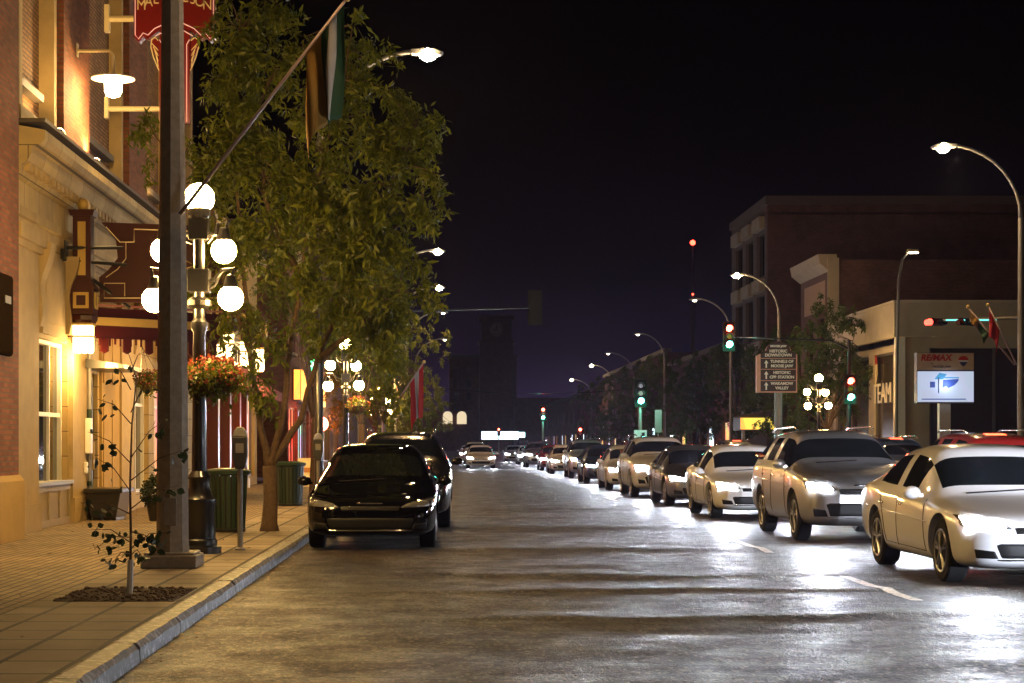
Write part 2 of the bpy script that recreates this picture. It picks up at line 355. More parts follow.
# pavements
def pavement(y0, y1, side):
    if side < 0:
        o = MB().box(-6.6, -3.45, y0, y1, -.05, .13).build('pavement', PAVE); tag(o, kind='structure')
        o = MB().box(-3.449, RX0-.181, y0, y1, -.05, .131).build('pavement', SLAB); tag(o, kind='structure')
        xa, xb = RX0-.18, RX0
    else:
        o = MB().box(RX1+.181, 21, y0, y1, -.05, .13).build('pavement', SLAB); tag(o, kind='structure')
        xa, xb = RX1, RX1+.18
    # kerb in cast lengths with chipped edges
    mb = MB(); y = y0; s = 1 if side < 0 else -1
    face = xb if side < 0 else xa; back = xa if side < 0 else xb
    while y < y1 - .01:
        L_ = min(1.8, y1 - y) if y < 50 else min(8, y1-y); n = 12 if y < 50 else 1
        z_ = .131 + random.uniform(-.006, .006)
        vs = []
        for k in range(n+1):
            yy = y + .006 + (L_-.012)*k/n; c = random.uniform(0, .02) if n > 1 else 0
            vs += [(back, yy, -.04), (back, yy, z_), (face - s*(.03+c), yy, z_ - .002), (face - s*(.004+c*.3), yy, z_ - .03 - c), (face, yy, -.04)]
        fs = [(5*k+i, 5*k+(i+1)%5, 5*k+5+(i+1)%5, 5*k+5+i) for k in range(n) for i in range(5)] + [(0,1,2,3,4), tuple(5*n+i for i in (4,3,2,1,0))]
        mb.add(vs, fs); y += L_
    return mb
kb = pavement(-8, 60.5, -1).build('kerb', KERBP, smooth='auto'); tag(kb, kind='structure')
kb = pavement(71.5, 384, -1).build('kerb', CONC, smooth='auto'); tag(kb, kind='structure')
kb = pavement(-8, 54.5, 1).build('kerb', CONC, smooth='auto'); tag(kb, kind='structure')
kb = pavement(68.5, 384, 1).build('kerb', CONC, smooth='auto'); tag(kb, kind='structure')
pb = MB().box(-3.3, -2.28, 14.9, 16.3, .10, .137).build('tree_pit', mat('soil', (.06,.04,.025), .95, noise=.6, scale=20, bump=1, bscale=40)); tag(pb, kind='structure')
mb = MB()
for k in range(260):
    x = random.uniform(-3.3, -2.28); y = random.uniform(14.9, 16.3); r = random.uniform(.008, .025)
    mb.sphere((x, y, .137+r*.3), r, 6, 4, .6)
o = mb.build('gravel', mat('pit_gravel', (.16,.11,.07), .9, noise=.6, scale=30)); tag(o, 'loose brown bark chips and gravel round the foot of the sapling', 'gravel', kind='stuff')
o = MB().box(21.01, 120, 68.2, 79.5, -.05, .02).build('corner_lot', mat('lot_gravel', (.10,.09,.085), .9, noise=.4)); tag(o, kind='structure')
o = MB().box(21.01, 200, -10, 54.5, -.05, .03).build('side_lot', mat('lot_gravel', (.10,.09,.085), .9, noise=.4)); tag(o, kind='structure')

# ------------------------------------------------------------------ stone and brick building on the near left
FX = -6.4
bd = thing('stone_building', 'old building with tan stone ground storey, heavy moulded cornice and brick upper wall', 'building', (FX, 26, 0.13))
def bb(): return MB()
# local: x = distance in front of face, y = Y-26, z above pavement
OFF = (FX, 26, .13)
def lb(mb, x0, x1, Y0, Y1, z0, z1): return mb.box(x0, x1, Y0-26, Y1-26, z0-.13, z1-.13)
gw = bb()
ops = [(27.5, 30.0, .62, 3.15), (31.35, 32.6, .13, 2.75), (36.4, 38.2, .45, 2.95), (38.9, 40.6, .45, 2.95), (42.6, 43.8, .13, 2.7)]
panel(gw, -.35, 0, 25.0-26, 45.0-26, 0, 4.75, [(a-26, b-26, c-.13, d-.13) for a, b, c, d in ops])
gw.build('wall', STONE, bd)
# moulded stone cornice: profile extruded along the street
prof = [(-.35, 4.72), (.06, 4.72), (.06, 4.86), (.10, 4.88), (.10, 5.02), (.03, 5.05), (.03, 5.42), (.10, 5.45), (.14, 5.52), (.14, 5.60), (.24, 5.66), (.30, 5.76), (.30, 5.86), (.44, 5.90), (.50, 5.98), (.50, 6.10), (-.05, 6.20), (-.35, 6.20)]
c = bb().prism([(x, z-.13) for x, z in prof], 'y', 26.1-26, 45.0-26)
# 'y' prism takes (x,z)
c.build('cornice', STONE, bd)
dn = bb(); lb(dn, .10, .235, 0+26, 26.15, 5.53, 5.64); d0 = dn.build('dentil', STONEP, bd); d0.location.y = .3
for k in range(1, 60):
    dc = d0.copy(); col.objects.link(dc); dc.parent = bd; dc.location.y = .3 + k*.31
cp = bb(); lb(cp, -.35, .52, 26.02, 45, 6.205, 6.26); cp.build('cornice_flashing', mat('dark_lead', (.10,.08,.06), .6), bd)
# pilasters
for (y0, y1, x1) in ((25.9, 27.45, .10), (30.05, 31.3, .08), (34.6, 35.9, .08), (40.7, 42.2, .08)):
    p = bb(); lb(p, .001, x1, y0, y1, .13, 4.55); lb(p, .001, x1+.04, y0-.03, y1+.03, .13, .55); lb(p, .001, x1+.06, y0-.05, y1+.05, 4.40, 4.5); lb(p, .001, x1+.12, y0-.08, y1+.08, 4.5, 4.72)
    p.build('pilaster', STONEP, bd)
# scrolled console beside the window head
def scroll(y0, y1, z0, h, dpt=.20):
    pts = []
    for k in range(15):
        t = k/14; pts.append((.06 + dpt*(.25 + .75*t*t) + .035*math.sin(t*9), z0 + h*t))
    pts += [(.002, z0+h), (.002, z0)]
    return bb().prism([(x, z-.13) for x, z in pts], 'y', y0-26, y1-26)
for yy in (27.5, 29.6, 35.95): scroll(yy, yy+.34, 3.3, 1.3).build('console', STONEP, bd)
ld = bb(); lb(ld, .001, .06, 27.9, 29.55, 3.22, 4.5); lb(ld, .061, .085, 28.05, 29.4, 3.4, 4.3); ld.build('carved_panel', STONEP, bd)
# wooden panelling below and beside the openings
wp = bb(); lb(wp, -.12, .02, 27.5, 30.0, .135, .80)
for k in range(3): lb(wp, .021, .05, 27.58+k*.82, 27.66+k*.82, .2, .76)
lb(wp, .021, .05, 29.9, 29.98, .2, .76); lb(wp, .021, .052, 27.5, 30.0, .135, .25); lb(wp, .021, .052, 27.5, 30.0, .70, .80)
wp.build('window_dado', mat('buff_wood', (.42,.33,.2), .6), bd)
sp = bb(); lb(sp, .001, .05, 32.75, 34.5, .135, 3.9)
for a, b in ((32.85, 33.6), (33.7, 34.4)): lb(sp, .052, .075, a, b, 2.6, 3.7); lb(sp, .052, .07, a, b, .3, 2.3)
sp.build('panelled_bay', STUC, bd)
hd = bb(); lb(hd, .001, .16, 32.65, 34.55, 3.9, 4.0); hd.build('bay_moulding', STONEP, bd)
# shop windows
def window(parent, Y0, Y1, z0, z1, nv, nh, fm=WHITE, pm=GLASS, depth=-.18, fw=.06):
    f = bb(); lb(f, depth, depth+.08, Y0, Y1, z0, z0+fw); lb(f, depth, depth+.08, Y0, Y1, z1-fw, z1)
    lb(f, depth, depth+.08, Y0, Y0+fw, z0+fw, z1-fw); lb(f, depth, depth+.08, Y1-fw, Y1, z0+fw, z1-fw)
    for k in range(1, nv): y = Y0+(Y1-Y0)*k/nv; lb(f, depth, depth+.06, y-.02, y+.02, z0+fw, z1-fw)
    for zz in nh: lb(f, depth, depth+.065, Y0+fw, Y1-fw, zz-.035, zz+.035)
    fo = f.build('window_frame', fm, parent)
    p = bb(); lb(p, depth-.03, depth+.01, Y0+.01, Y1-.01, z0+.01, z1-.01); p.build('pane', pm, fo)
    return fo
window(bd, 27.5, 30.0, .80, 3.15, 3, [1.95])
s = bb(); lb(s, -.1, .1, 27.45, 30.05, .80, .86); s.build('window_sill', mat('grey_sill', (.4,.4,.42), .5), bd)
window(bd, 36.4, 38.2, .45, 2.95, 2, [2.3]); window(bd, 38.9, 40.6, .45, 2.95, 2, [2.3], pm=emit('dim_interior', (1,.55,.22), .8, .8, 2.0))
# dark doors with a small canopy above
d = bb(); lb(d, -.2, -.1, 31.35, 32.6, .13, 2.75)
for k in range(5): lb(d, -.099, -.06, 31.42+k*.235, 31.52+k*.235, .25, 2.65)
dd = d.build('door', BLK, bd)
h = bb(); lb(h, -.06, -.02, 32.35, 32.39, 1.0, 1.5); h.build('handle', GOLD, dd)
cn = bb().prism([(.0, 2.80-.13), (.75, 2.80-.13), (.75, 2.87-.13), (.0, 2.98-.13)], 'y', 31.1-26, 33.0-26); cn.build('door_canopy', BLK, bd)
d = bb(); lb(d, -.2, -.1, 42.6, 43.8, .13, 2.7); d.build('door', WOOD, bd)
# upper wall in brick with recessed infill bays edged in pale frames
bays = [(26.6, 28.9, 6.6, 12.5), (31.5, 34.9, 6.6, 12.5), (37.6, 40.9, 6.6, 12.5), (42.9, 44.4, 6.6, 12.5)]
uw = bb(); panel(uw, -.35, -.02, 0, 19.0, 6.14, 14, [(a-26, b-26, c-.13, d_-.13) for a, b, c, d_ in bays]); uw.build('upper_wall', TANB, bd)
for a, b, c0, d0 in bays:
    q = bb(); lb(q, -.33, -.22, a+.001, b-.001, c0, d0); q.build('bay_infill', TANB, bd)
    q = bb(); lb(q, -.22, .03, a-.12, a+.07, c0-.05, d0+.1); lb(q, -.22, .03, b-.07, b+.12, c0-.05, d0+.1); lb(q, -.22, .06, a-.16, b+.16, c0-.28, c0-.05); q.build('bay_frame', STONEP, bd)
    q = bb(); lb(q, -.215, -.05, a+.35, b-.45, c0+.35, c0+.47); q.build('bay_ledge', mat('dark_lead', (.1,.08,.06)), bd)
for (a, b) in ((29.15, 31.25), (35.2, 37.3), (41.1, 42.6)):
    q = bb(); lb(q, -.019, .12, a, b, 6.27, 13.8); q.build('brick_pilaster', REDB, bd)
rf = bb(); lb(rf, -12, -.35, 25, 45, 13.8, 14.0); rf.build('roof', mat('roof_felt', (.05,.05,.05)), bd)
for ya in (25, 44.7): sw = bb(); lb(sw, -12, -.36, ya, ya+.3, .13, 13.8); sw.build('side_wall', TANB, bd)
# ledge floodlights washing the upper wall
def floodlight(Y, power, label):
    t = thing('floodlight', label, 'floodlight', (FX+.30, Y, 6.262), 0, 'floodlights along the cornice ledge')
    MB().box(-.07, .07, -.14, .14, .0, .03).box(-.03, .03, -.02, .02, .03, .1).build('bracket', BLK, t)
    MB().prism([(-.09, .08), (.09, .08), (.06, .17), (-.12, .17)], 'y', -.14, .14).build('housing', BLK, t)
    MB().prism([(-.115, .172), (.055, .172), (.053, .178), (-.117, .178)], 'y', -.12, .12).build('lens', emit('flood_lens', (1, .7, .34), 40), t)
    light('SPOT', (-.05, 0, .26), power, (1, .58, .16), t, .06, R(140), (R(180), R(-12), 0), .8)
floodlight(30.9, 90, 'small floodlight on the stone ledge beside the pale bay frame, aimed up')
floodlight(28.0, 45, 'small floodlight on the stone ledge under the leftmost brick bay')
floodlight(38.4, 80, 'small floodlight on the stone ledge partly behind tree leaves')
# brick pier of the next building, nearest the camera
pr = thing('brick_pier', 'red brick corner pier with stone base at the edge of the stone building', 'pier', (-6.95, 24.0, .13))
MB().box(-.4, .95, -4, .9, .9, 14).build('brickwork', REDB, pr)
MB().box(-.4, 1.02, -4, .97, 0, .82).prism([(-.4,.82),(1.02,.82),(.95,.9),(-.4,.9)], 'y', -4, .97).build('base', STUC, pr)
bx = thing('wall_box', 'dark rounded sign box fixed on the brick pier near eye height', 'sign box', (-5.94, 24.1, 2.0))
MB().box(-.04, .07, -2.4, .0, .65, 1.75).build('box_body', mat('bronze_enamel', (.014,.009,.006), .8, spec=.0), bx, bevel=.05)
MB().box(.071, .08, -.5, -.2, 1.35, 1.45).build('plate', GALV, bx)
# small fittings on the wall
t = thing('mailbox', 'slim pale wall box beside the dark doors', 'wall box', (FX+.081, 31.15, 1.3)); MB().box(0, .1, -.09, .09, 0, .62).build('case', WHITE, t, bevel=.01); MB().box(.101, .11, -.07, .07, .4, .43).build('slot', BLK, t)
t = thing('door_bell', 'small rounded call point on the pilaster under the slim wall box', 'call point', (FX+.081, 31.0, .95)); MB().box(0, .06, -.06, .06, 0, .2).build('case', WHITE, t, bevel=.02); MB().sphere((.065, 0, .12), .02).build('button', BLK, t)
t = thing('downpipe', 'thin metal pipe running down the pilaster under the wall lantern', 'pipe', (FX+.12, 31.25, .13))
MB().tube([(0,0,.0), (0,0,3.0)], .035).build('pipe', GALV, t); MB().tube([(0,0,1.75),(0,0,1.95)], .05).tube([(0,0,.6),(0,0,.68)], .045).build('pipe_collar', GREEN, t)
# planters by the doors
t = thing('planter_box', 'long black planter box on the pavement under the dark doors', 'planter', (-5.95, 30.9, .13))
MB().prism([(-.22, .05), (.22, .05), (.30, .50), (-.30, .50)], 'y', -.1, 1.0).build('tub', BLK, t, bevel=.02)
MB().box(-.34, .34, -.14, 1.04, .48, .56).build('rim', BLK, t, bevel=.015); MB().box(-.2, .2, 0, .9, 0, .05).build('foot', BLK, t)

# ------------------------------------------------------------------ leaves, plants
LITTER = 1
def leaf_mesh(cent, nrm_bias, size, aspect=.38, droop=.5, fold=True):
    n = len(cent); c = np.asarray(cent, float)
    a = rng.normal(size=(n,3)); a[:,2] -= droop*1.6; a /= np.linalg.norm(a, axis=1)[:,None]
    b = rng.normal(size=(n,3)); b -= (b*a).sum(1)[:,None]*a; b /= np.linalg.norm(b, axis=1)[:,None]
    nn = np.cross(a, b); s = size*rng.uniform(.5, 1.3, (n,1)); wd = s*aspect
    P = np.stack([c, c + a*s*.45 + b*wd*.5 + nn*wd*.12, c + a*s, c + a*s*.45 - b*wd*.5 + nn*wd*.12], 1).reshape(-1, 3)
    return P
def np_mesh(name, P, m, parent, quad=4):
    n = len(P)//quad; me = bpy.data.meshes.new(name)
    me.vertices.add(len(P)); me.vertices.foreach_set('co', P.astype('f').ravel())
    me.loops.add(n*quad); me.loops.foreach_set('vertex_index', np.arange(n*quad, dtype='i'))
    me.polygons.add(n); me.polygons.foreach_set('loop_start', np.arange(0, n*quad, quad, dtype='i'))
    try: me.polygons.foreach_set('loop_total', np.full(n, quad, dtype='i'))
    except Exception: pass
    me.update(calc_edges=True); me.materials.append(m)
    o = bpy.data.objects.new(name, me); col.objects.link(o)
    if parent: o.parent = parent
    return o
def tree(name, label, cat, base, fork, clumps, limbs, n_leaves, lsize, lm, group=None, trunk_r=.11, droop=.6, sprays=60, limb_r=.06):
    """clumps: (x,y,z,r) in local metres; limbs link the fork to the clumps"""
    t = thing(name, label, cat, base, 0, group)
    tb = MB(); f = Vector(fork)
    tb.tube([(0,0,-.05), (0,0,.12), (f.x*.4+.02, f.y*.4, f.z*.5), f], [trunk_r*1.45, trunk_r*1.08, trunk_r*.95, trunk_r*.9], 14)
    tb.build('trunk', BARK, t, smooth=True)
    lb_ = MB(); tips = []
    for pts in limbs:
        n = len(pts); p = [Vector(q) for q in pts]
        # smooth wander
        q = []
        for i in range(n-1):
            for k in range(4):
                u = k/4; v = p[i].lerp(p[i+1], u) + Vector((random.uniform(-.02,.02), random.uniform(-.02,.02), 0))*(1 if (i or k) else 0); q.append(v)
        q.append(p[-1]); rr = [limb_r*(1 - .85*i/(len(q)-1)) for i in range(len(q))]
        lb_.tube(q, rr, 8); tips += q[len(q)//3:]
    C = np.array([c_[:3] for c_ in clumps]); Rr = np.array([c_[3] for c_ in clumps]); wts = Rr**2.3; wts /= wts.sum()
    # sprays: drooping twigs carrying leaves
    ns = n_leaves//sprays; ids = rng.choice(len(clumps), ns, p=wts); leaves = []
    for i in ids:
        d = rng.normal(size=3); d /= np.linalg.norm(d); rad = Rr[i]*rng.uniform(.15, 1)**.45
        s0 = C[i] + d*rad*np.array([1,1,.9]); out = d*np.array([1,1,.3]) + np.array([0,0,-.5]) + rng.normal(size=3)*.3; out /= np.linalg.norm(out)
        ln = rng.uniform(.18, .42); m_ = sprays
        u = rng.uniform(0, 1, m_)[:,None]; pts = s0 + out*ln*u + np.array([0,0,-.22])*u*u + rng.normal(size=(m_,3))*.05
        leaves.append(pts)
        tip = Vector(s0); near = min(tips, key=lambda q: (q - tip).length) if tips else f
        if random.random() < .5 and (near-tip).length < 1.6: lb_.tube([near, near.lerp(tip, .5)+Vector((0,0,.06)), tip, tip+Vector(out)*ln*.6], [.014, .010, .006, .003], 4, cap=False)
    lb_.build('limbs', BARK, t, smooth=True)
    P = leaf_mesh(np.concatenate(leaves), None, lsize, .30, droop)
    np_mesh('crown', P, lm, t)
    return t
def at_l(px, py, Y, base): v = at(px, py, Y) - Vector(base); return (v.x, v.y, v.z)
# tree 1
B1 = (-2.7, 27.2, .13)
cl1 = []
for (px, py, Y, r) in [(252,15,27.6,.62),(240,70,27.3,.50),(262,55,27,.6),(232,125,26.8,.42),(146,118,26.9,.20),(150,150,27,.26),(138,105,27,.12),(190,150,27,.28),(228,165,26.7,.5),(262,120,26.9,.65),(262,180,26.6,.6),(228,225,26.5,.45),(215,275,26.8,.33),(255,250,26.6,.5),(240,310,26.6,.32),(300,45,28.3,.35),
    (350,30,27.6,.34),(372,45,27.4,.40),(345,75,27.4,.42),(380,90,27.3,.42),(350,130,27,.55),(318,160,26.8,.5),(395,140,27,.45),(425,110,27.1,.32),(415,160,26.9,.42),(418,200,26.8,.36),(385,195,26.6,.55),(340,205,26.4,.6),(300,215,26.6,.55),(375,250,26.5,.55),(415,250,26.9,.32),(398,290,26.8,.40),(330,265,26.3,.5),(290,275,26.5,.45),(360,305,26.6,.5),(300,318,26.5,.28),(385,335,26.9,.30),(350,340,26.6,.26),(265,345,26.5,.26),(255,400,26.6,.20),(262,372,26.8,.2),(385,375,27.2,.22),(320,100,27.4,.4),(285,155,27,.4),(436,225,27.2,.16),(205,175,26.9,.3),(240,350,26.6,.2)]:
    cl1.append((*at_l(px, py, Y, B1), r*.88))
L1 = lambda *p: [at_l(a, b, y, B1) for a, b, y in p]
limbs1 = [[(0.0,0,.95)] + L1((262,430,27.1),(250,350,27),(240,250,26.9),(232,120,27.2),(240,30,27.5)),
          [(0.0,0,.95)] + L1((280,430,27.1),(288,370,27),(300,280,26.9),(318,180,27),(345,80,27.3),(352,25,27.5)),
          [(0.02,0,.98)] + L1((300,420,27.2),(318,360,27.1),(345,290,26.9),(380,210,26.9),(415,130,27)),
          L1((345,290,26.9),(375,240,26.8),(425,210,26.9)), L1((300,280,26.9),(265,200,26.8),(258,110,27)), L1((318,360,27.1),(355,330,26.9),(400,295,26.8)), L1((250,350,27),(225,280,26.8),(205,180,26.9),(158,140,27))]
tree('street_tree', 'tall leafy ash tree with forked trunk beside the near green litter bin', 'tree', B1, (0,0,1.0), cl1, limbs1, 27000, .155, LEAF, 'ash trees along the left kerb', .115)
# further street trees on the left
def simple_tree(label, x, Y, h, r, n, seed, lm=LEAF, group='ash trees along the left kerb', z0=.13, trunkh=2.0, lsize=.13, cat='tree', low=2.2, name='street_tree'):
    random.seed(seed); rg = np.random.default_rng(seed)
    cl = []
    for k in range(22):
        a = rg.uniform(0, 2*PI); zz = rg.uniform(low, h-.4); prof_ = math.sin(PI*min(1, max(.12, (zz-low+.5)/(h-low+.6))))**.6
        rr = r*prof_*rg.uniform(.35, .82); cl.append((rr*math.cos(a), rr*math.sin(a), zz, r*rg.uniform(.22, .42)))
    cl.append((0,0,h-.5,r*.3))
    limbs = []
    for k in range(7):
        c = cl[k*3]; limbs.append([(0,0,trunkh-.03), (c[0]*.35, c[1]*.35, trunkh+(c[2]-trunkh)*.45), c[:3]])
    return tree(name, label, cat, (x, Y, z0), (0.05,0,trunkh), cl, limbs, n, lsize, lm, group, .10*h/7, .6, 50, .05*h/7)
simple_tree('leafy ash tree behind the second litter bin', -3.2, 43, 7.6, 1.9, 14000, 11, low=4.2)
simple_tree('ash tree rising behind the parked sport utility car', -2.75, 57.5, 7.6, 2.0, 12000, 12, lsize=.15, low=3.6)
simple_tree('ash tree beside the grey lamp pole and the red and white flag', -3.0, 76, 7.5, 2.5, 15000, 13, lsize=.17)
simple_tree('farthest rounded tree on the left pavement, its crown over the road edge', -2.2, 96, 8.6, 3.0, 15000, 14, lsize=.2)

# sapling
sb = (-2.78, 15.6, .137)
t = thing('sapling', 'young thin sapling with a white trunk guard near the kerb', 'sapling', sb)
st = MB(); stem = [(0,0,0),(.01,0,.5),(0,.02,1.0),(.02,0,1.5),(.06,0,1.9),(-.02,0,2.15)]
st.tube(stem, [.014,.012,.010,.008,.005,.003], 6)
lv = []
rs = random.Random(3)
def twig(z0, dx, dz, n):
    p0 = Vector((.01, 0, z0)); p2 = p0 + Vector((dx, rs.uniform(-.2,.2), dz)); p1 = p0.lerp(p2, .5)+Vector((0,0,.06))
    st.tube([p0, p1, p2], [.006,.004,.002], 5)
    for k in range(int(n*1.6)):
        u = rs.uniform(.25, 1.0); q = p0.lerp(p2, u) + Vector((rs.uniform(-.06,.06), rs.uniform(-.06,.06), rs.uniform(-.05,.05))); lv.append(q)
for (z0, dx, dz, n) in [(.45,-.33,.12,10),(.40,.36,.15,11),(.55,.26,-.18,9),(.5,-.3,-.1,10),(.7,-.45,.10,9),(.75,.40,.2,8),(.9,-.28,.3,6),(1.0,.5,.28,8),(1.15,-.42,.28,7),(1.2,.3,.35,5),(1.5,-.32,.22,4),(1.6,.20,.25,3),(1.8,-.2,.22,4),(1.95,.14,.18,3),(.35,.1,-.05,6),(.35,-.15,-.08,6)]: twig(z0, dx, dz, n)
st.build('stem', BARK, t, smooth=True)
def round_leaves(name, pts, size, m, parent):
    P = []
    for q in pts:
        a = Vector((rs.gauss(0,1), rs.gauss(0,1), rs.gauss(-.8,.6))).normalized(); b = a.cross(Vector((rs.gauss(0,1), rs.gauss(0,1), rs.gauss(0,1)))).normalized(); s = size*rs.uniform(.7,1.25)
        for (u, v) in ((0,0),(.25,.34),(.6,.36),(1,.0),(.6,-.36),(.25,-.34)): P.append(tuple(q + a*s*u + b*s*v))
    return np_mesh(name, np.array(P), m, parent, 6)
round_leaves('leaves', lv, .07, LEAFS, t)
MB().tube([(0,0,-.02),(.008,0,.30)], .028, 8).build('trunk_guard', WHITE, t, smooth='auto')
# shrub by the doors and pot
t = thing('potted_shrub', 'round dark shrub in a pot behind the sapling', 'shrub', (-5.0, 30.8, .13))
rg = np.random.default_rng(5); d = rg.normal(size=(2600,3)); d /= np.linalg.norm(d,axis=1)[:,None]; pts = d*(rg.uniform(.2,1,(2600,1))**.4)*np.array([.3,.3,.3])+np.array([0,0,.5])
np_mesh('foliage', leaf_mesh(pts, None, .06, .5, .2), LEAFS, t); MB().lathe([(.15,0),(.2,.3),(.22,.32),(.18,.32)]).build('pot', BLK, t, smooth='auto')

P = []
for k in range(420):
    if k % 3: x = -2.03 + abs(random.gauss(0, .10)) + .02; z = .012
    else: x = random.uniform(-6.2, -2.3); z = .137
    y = random.uniform(9, 34); a = random.uniform(0, 6.3); q = random.uniform(.02, .05); c_, s_ = math.cos(a)*q, math.sin(a)*q
    P += [(x-c_, y-s_, z), (x+s_*.4, y-c_*.4, z+.008), (x+c_, y+s_, z+.012), (x-s_*.4, y+c_*.4, z+.004)]
o = np_mesh('fallen_leaves', np.array(P), leaf_material('dry_leaves', (.10,.05,.02), (.20,.13,.05)), None); tag(o, 'dry fallen leaves scattered in the gutter and over the paving', 'leaves', kind='stuff')
# ------------------------------------------------------------------ marquee with lanterns
mq = thing('marquee_canopy', 'dark maroon canopy with gold band and hanging fringe on the stone building', 'canopy', (0,0,0))
A = Vector((-6.35, 29.95, 0)); Bc = Vector((-4.0, 31.9, 0)); Cc = Vector((-4.0, 38.2, 0)); D = Vector((-6.35, 39.4, 0))
def band(mb, pts, z0, z1, out=0.0, th=.1):
    for p, q in zip(pts[:-1], pts[1:]):
        d = (q-p).normalized(); n = Vector((d.y, -d.x, 0)); p_, q_ = p+n*out, q+n*out
        mb.add([p_+Vector((0,0,z0)), q_+Vector((0,0,z0)), q_+Vector((0,0,z1)), p_+Vector((0,0,z1)), p_-n*th+Vector((0,0,z0)), q_-n*th+Vector((0,0,z0)), q_-n*th+Vector((0,0,z1)), p_-n*th+Vector((0,0,z1))],
               [(0,1,2,3),(7,6,5,4),(0,4,5,1),(1,5,6,2),(2,6,7,3),(3,7,4,0)])
    return mb
ring = [A, Bc, Cc, D]
band(MB(), ring, 3.28, 3.80).build('fascia', MAROON, mq)
band(MB(), [A+(Bc-A)*.16, Bc-(Bc-A)*.1], 3.50, 3.64, .02, .015).build('gold_band', GOLD, mq); band(MB(), [Bc+Vector((0,.4,0)), Cc-Vector((0,.4,0))], 3.50, 3.64, .02, .015).build('gold_band', GOLD, mq)
band(MB(), [A, Bc], 3.83, 3.86, .03, .02).build('trim', mat('pink_trim', (.45,.16,.14)), mq)
rf = MB(); rf.add([v+Vector((0,0,3.75)) for v in ring]+[v+Vector((0,0,3.70)) for v in ring], [(0,1,2,3),(7,6,5,4)]); rf.build('soffit', MAROON, mq)
def pend(p, q, n, mq):
    for k in range(n):
        c = p.lerp(q, (k+.5)/n); d = (q-p).normalized()*.075
        m_ = MB(); nn = Vector((d.y, -d.x, 0)).normalized()*.02
        for (z0, z1, w_) in ((3.02, 3.28, 1.0),):
            m_.add([c-d*w_-nn+Vector((0,0,z0+.04)), c-nn+Vector((0,0,z0)), c+d*w_-nn+Vector((0,0,z0+.04)), c+d*w_-nn+Vector((0,0,z1)), c-d*w_-nn+Vector((0,0,z1)),
                    c-d*w_+nn+Vector((0,0,z0+.04)), c+nn+Vector((0,0,z0)), c+d*w_+nn+Vector((0,0,z0+.04)), c+d*w_+nn+Vector((0,0,z1)), c-d*w_+nn+Vector((0,0,z1))],
                   [(0,1,2,3,4),(9,8,7,6,5),(0,5,6,1),(1,6,7,2),(2,7,8,3),(3,8,9,4),(4,9,5,0)])
        m_.build('pendant', MAROON, mq)
pend(A, Bc, 7, mq); pend(Bc, Cc, 14, mq)
for p, q, n in ((A, Bc, 30), (Bc, Cc, 60)):
    for k in range(n):
        c = p.lerp(q, (k+.5)/n); MB().tube([c+Vector((0,0,3.28)), c+Vector((0,0,3.18-.03*(k%2)))], .018, 5).build('tassel', MAROON, mq)
# bracket rods back to the wall
rd_ = MB(); rd_.tube([(-6.4,29.6,4.75),(-5.45,29.9,4.78)], .03); rd_.tube([(-6.4,29.6,4.55),(-5.4,30.0,4.5)], .03); rd_.tube([(-6.4,29.7,4.6),(-5.4,30.3,3.8)], .03); rd_.box(-6.42,-6.33,29.45,29.75,4.55,4.95)
rd_.build('wall_bracket', BLK, mq)
# hanging sign over the canopy edge
sg = thing('restaurant_sign', 'shaped maroon sign panel outlined in cream above the canopy edge, partly behind the globes', 'sign', (-5.55, 30.15, 3.88), 0)
ang = 0.0
outl = [(-.32,0),(2.0,0),(2.0,1.28),(-.30,1.36),(-.05,1.05),(-.02,.75),(-.18,.55),(-.34,.42)]
MB().prism(outl, 'y', -.04, .06).build('board', MAROON, sg)
def outline_tube(mb, pts, off, r):
    return mb.tube([(x, off, z) for x, z in pts], r, 6)
ol = MB(); inn = [(2.0,.07),(-.25,.07),(-.25,.32),(.10,.32),(.10,.10)]
outline_tube(ol, inn, -.05, .009); outline_tube(ol, [(-.22,.42),(-.02,.56),(.12,.74),(.12,1.02),(.26,1.02),(.26,1.24),(2.0,1.18)], -.05, .009); outline_tube(ol, [(-.22,1.28),(.02,1.02),(.26,1.02)], -.05, .009)
ol.build('outline', CREAM, sg)
lettering('SmoRBo', .27, CREAM, sg, (.56, -.045, .26), align='LEFT', ext=.006)
cr_ = MB(); outline_tube(cr_, [(.68,1.02),(.74,1.08),(.86,1.06),(.95,1.12)], -.05, .012); outline_tube(cr_, [(.72,1.0),(.70,.86),(.74,.74),(.82,.66),(.90,.74),(.84,.80)], -.05, .012); outline_tube(cr_, [(1.0,.64),(1.15,.70),(1.3,.62),(1.1,.56)], -.05, .012)
cr_.build('emblem', GOLD, sg)
